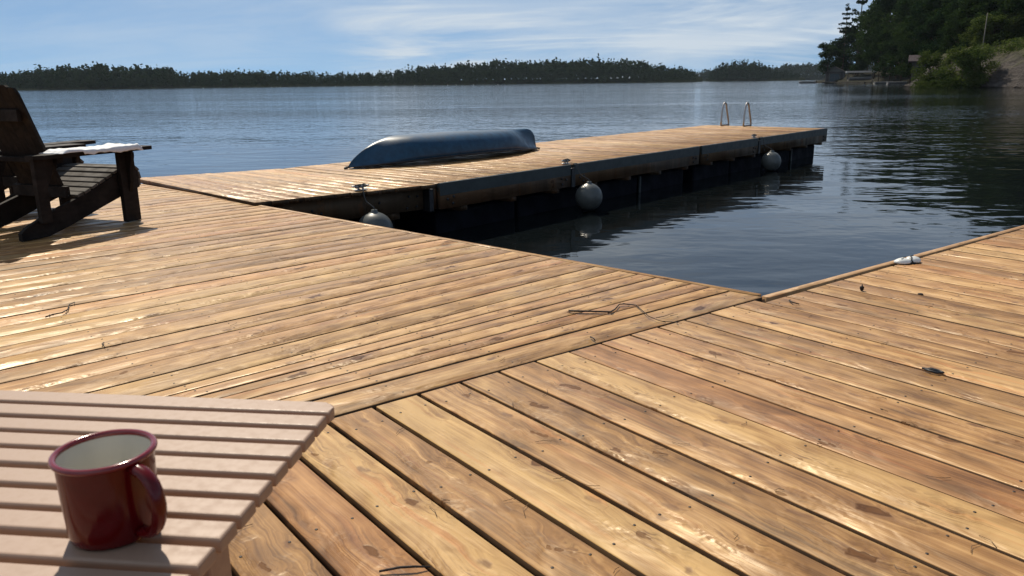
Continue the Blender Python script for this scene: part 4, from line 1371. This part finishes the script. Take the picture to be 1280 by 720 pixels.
# ------------------------------------------------------------------ far shores
def far_wood(name, label, cols, tops, base_w, dist_fn, rows, seed, hmin, conifer, step=3.2):
    """a wooded shore: real trees in rows on a low bank, following the photo's tree line"""
    rg = np.random.default_rng(seed)
    Vs, Qs, nv = [], [], 0
    x = cols[0]
    GV = []
    while x < cols[-1]:
        top = np.interp(x, cols, tops)
        hor = 103 - 0.0116 * (x - 640)
        for r_ in range(rows):
            D = dist_fn(x) + r_ * 13 + rg.uniform(-5, 5)
            pos = bearing(x + rg.uniform(-2.2, 2.2), D)
            total = (hor - top) / F_PX * D * math.cos(math.atan((x - 640) / F_PX)) * 1.03 + CAM_H - WATER_Z
            g0 = .8 + r_ * max(0.3, (total - 16) / max(1, rows - 1)) if total > 16 else .8 + .25 * r_
            frac = (.40, .68, .86, 1.0, 1.0, 1.0)[min(r_, 5)]
            h = max(hmin * .6, total * frac - g0) * rg.uniform(.74, 1.06)
            if rg.uniform() < .04: h *= 1.16
            con = rg.uniform() < conifer
            w = h * (rg.uniform(.22, .36) if con else rg.uniform(.42, .62))
            n = 56
            if con:
                f = np.sqrt(rg.uniform(0, 1, n)); f = 1 - f * .88
                rad = w * .5 * (1 - f) * 1.25 + .25
                a = rg.uniform(0, 6.28, n); q = rad * np.sqrt(rg.uniform(.2, 1, n))
                P = np.stack([q * np.cos(a), q * np.sin(a), f * h], 1); P[0] = (0, 0, h * .99); sz = np.full(n, h * .15); fl_ = .4
            else:
                d = rg.normal(size=(n, 3)); d /= np.linalg.norm(d, axis=1)[:, None]
                P = d * rg.uniform(.5, 1.05, n)[:, None] * np.array([w * .5, w * .5, h * .42]) + np.array([0, 0, h * .50]); sz = np.full(n, h * .21); fl_ = .2
            P = P + np.array([pos.x, pos.y, WATER_Z + g0])
            V, Q = leaf_quads(P, sz, fl_, rg)
            Vs.append(V); Qs.append(Q + nv); nv += len(V)
        x += step * rg.uniform(.75, 1.3)
    tag(link(name, np_mesh(name, np.concatenate(Vs), np.concatenate(Qs)), M['farleaf']), label, 'woods', kind='stuff')
def far_land(name, cols, dist_fn, depth, height):
    V, Q = [], []
    k = 0
    for x in np.linspace(cols[0] - 6, cols[-1] + 6, 70):
        D = dist_fn(x)
        h = height(x) if callable(height) else height
        for dd, z in ((-3, -.5), (1, .9 + .5 * mnoise.noise(Vector((x * .3, 0, 0)))), (16, 1.0 + .12 * h), (depth * .5, h * .6), (depth, h), (depth * 1.6, -.5)):
            p = bearing(x, D + dd); V.append((p.x, p.y, WATER_Z + z))
    for i in range(69):
        for j in range(5):
            a = i * 6 + j; Q.append((a, a + 1, a + 7, a + 6))
    tag(link(name, np_mesh(name, V, Q, True), M['forestfloor']), kind='structure')
LC = [-140, -60, 0, 40, 60, 100, 130, 160, 190, 210, 218, 226, 260, 300, 340, 400, 450, 480, 510, 530, 560, 600, 650, 700, 740, 770, 800, 830, 852, 872]
LT = [92, 92, 92, 88, 84, 84, 82, 83, 84, 83, 85, 92, 90, 88, 90, 91, 91, 90, 86, 83, 82, 79, 78, 77, 75.5, 76, 78, 82, 86, 90]
dl = lambda x: 690 + .10 * (x - 400)
far_wood('far_woods', 'long dark wooded shore across the lake', LC, LT, 0, dl, 6, 1, 6, .45)
far_land('far_shore', [-140, 872], dl, 60, 4)
di = lambda x: 900
far_wood('island_woods', 'dark wooded island left of the far hill', [888, 896, 904, 915, 930, 944, 950, 956, 962, 985, 1000], [87, 82, 80, 78, 77, 76, 80, 82, 86, 88, 92], 0, di, 5, 2, 6, .75, 2.2)
far_land('island_shore', [888, 1000], di, 40, 3)
df = lambda x: 1350
far_wood('distant_woods', 'distant paler wooded hills closing the lake', [840, 872, 888, 960, 975, 990, 1010, 1030, 1060, 1110], [90, 88, 87, 85, 81.5, 80, 79, 79, 78, 78], 0, df, 5, 3, 8, .4, 2.2)
far_land('distant_shore', [840, 1110], df, 80, 8)

# small white marker floats on the far water
rb_ = random.Random(9)
fb_me = bm_mesh(lathe_bm([(0, -.12), (.15, -.08), (.18, .05), (.1, .16), (.04, .25), (0, .26)], 8), 'float_body', True)
fb_me.materials.append(M['white'])
for c in [254, 301, 322, 338, 345, 352, 362, 372, 390, 404, 419, 431, 443, 452, 470, 483, 519, 532, 541, 560, 572, 590, 622]:
    pos = bearing(c + rb_.uniform(-2, 2), 560 + rb_.uniform(-15, 15))
    o = link('marker_float', fb_me, M['white'], None, (pos.x, pos.y, WATER_Z + .05))
    tag(o, 'tiny white marker float far out near the wooded shore', 'float', 'white marker floats across the lake')

# ------------------------------------------------------------------ summer haze over the lake
t = NT('haze_air')
t.t.nodes.remove(t.b)
pv = t.n('ShaderNodeVolumePrincipled')
pv.inputs['Color'].default_value = (0.72, 0.86, 1.0, 1)
pv.inputs['Density'].default_value = 0.00005
pv.inputs['Anisotropy'].default_value = 0.2
t.l(pv.outputs[0], t.out.inputs['Volume'])
hz = link('haze', bm_mesh(box_bm(3600, 2300, 52, 0), 'haze'), t.m, None, (0, 700, WATER_Z - 3 + 26))
tag(hz, 'thin summer haze over the lake', 'haze', kind='stuff')
bpy.context.view_layer.update()
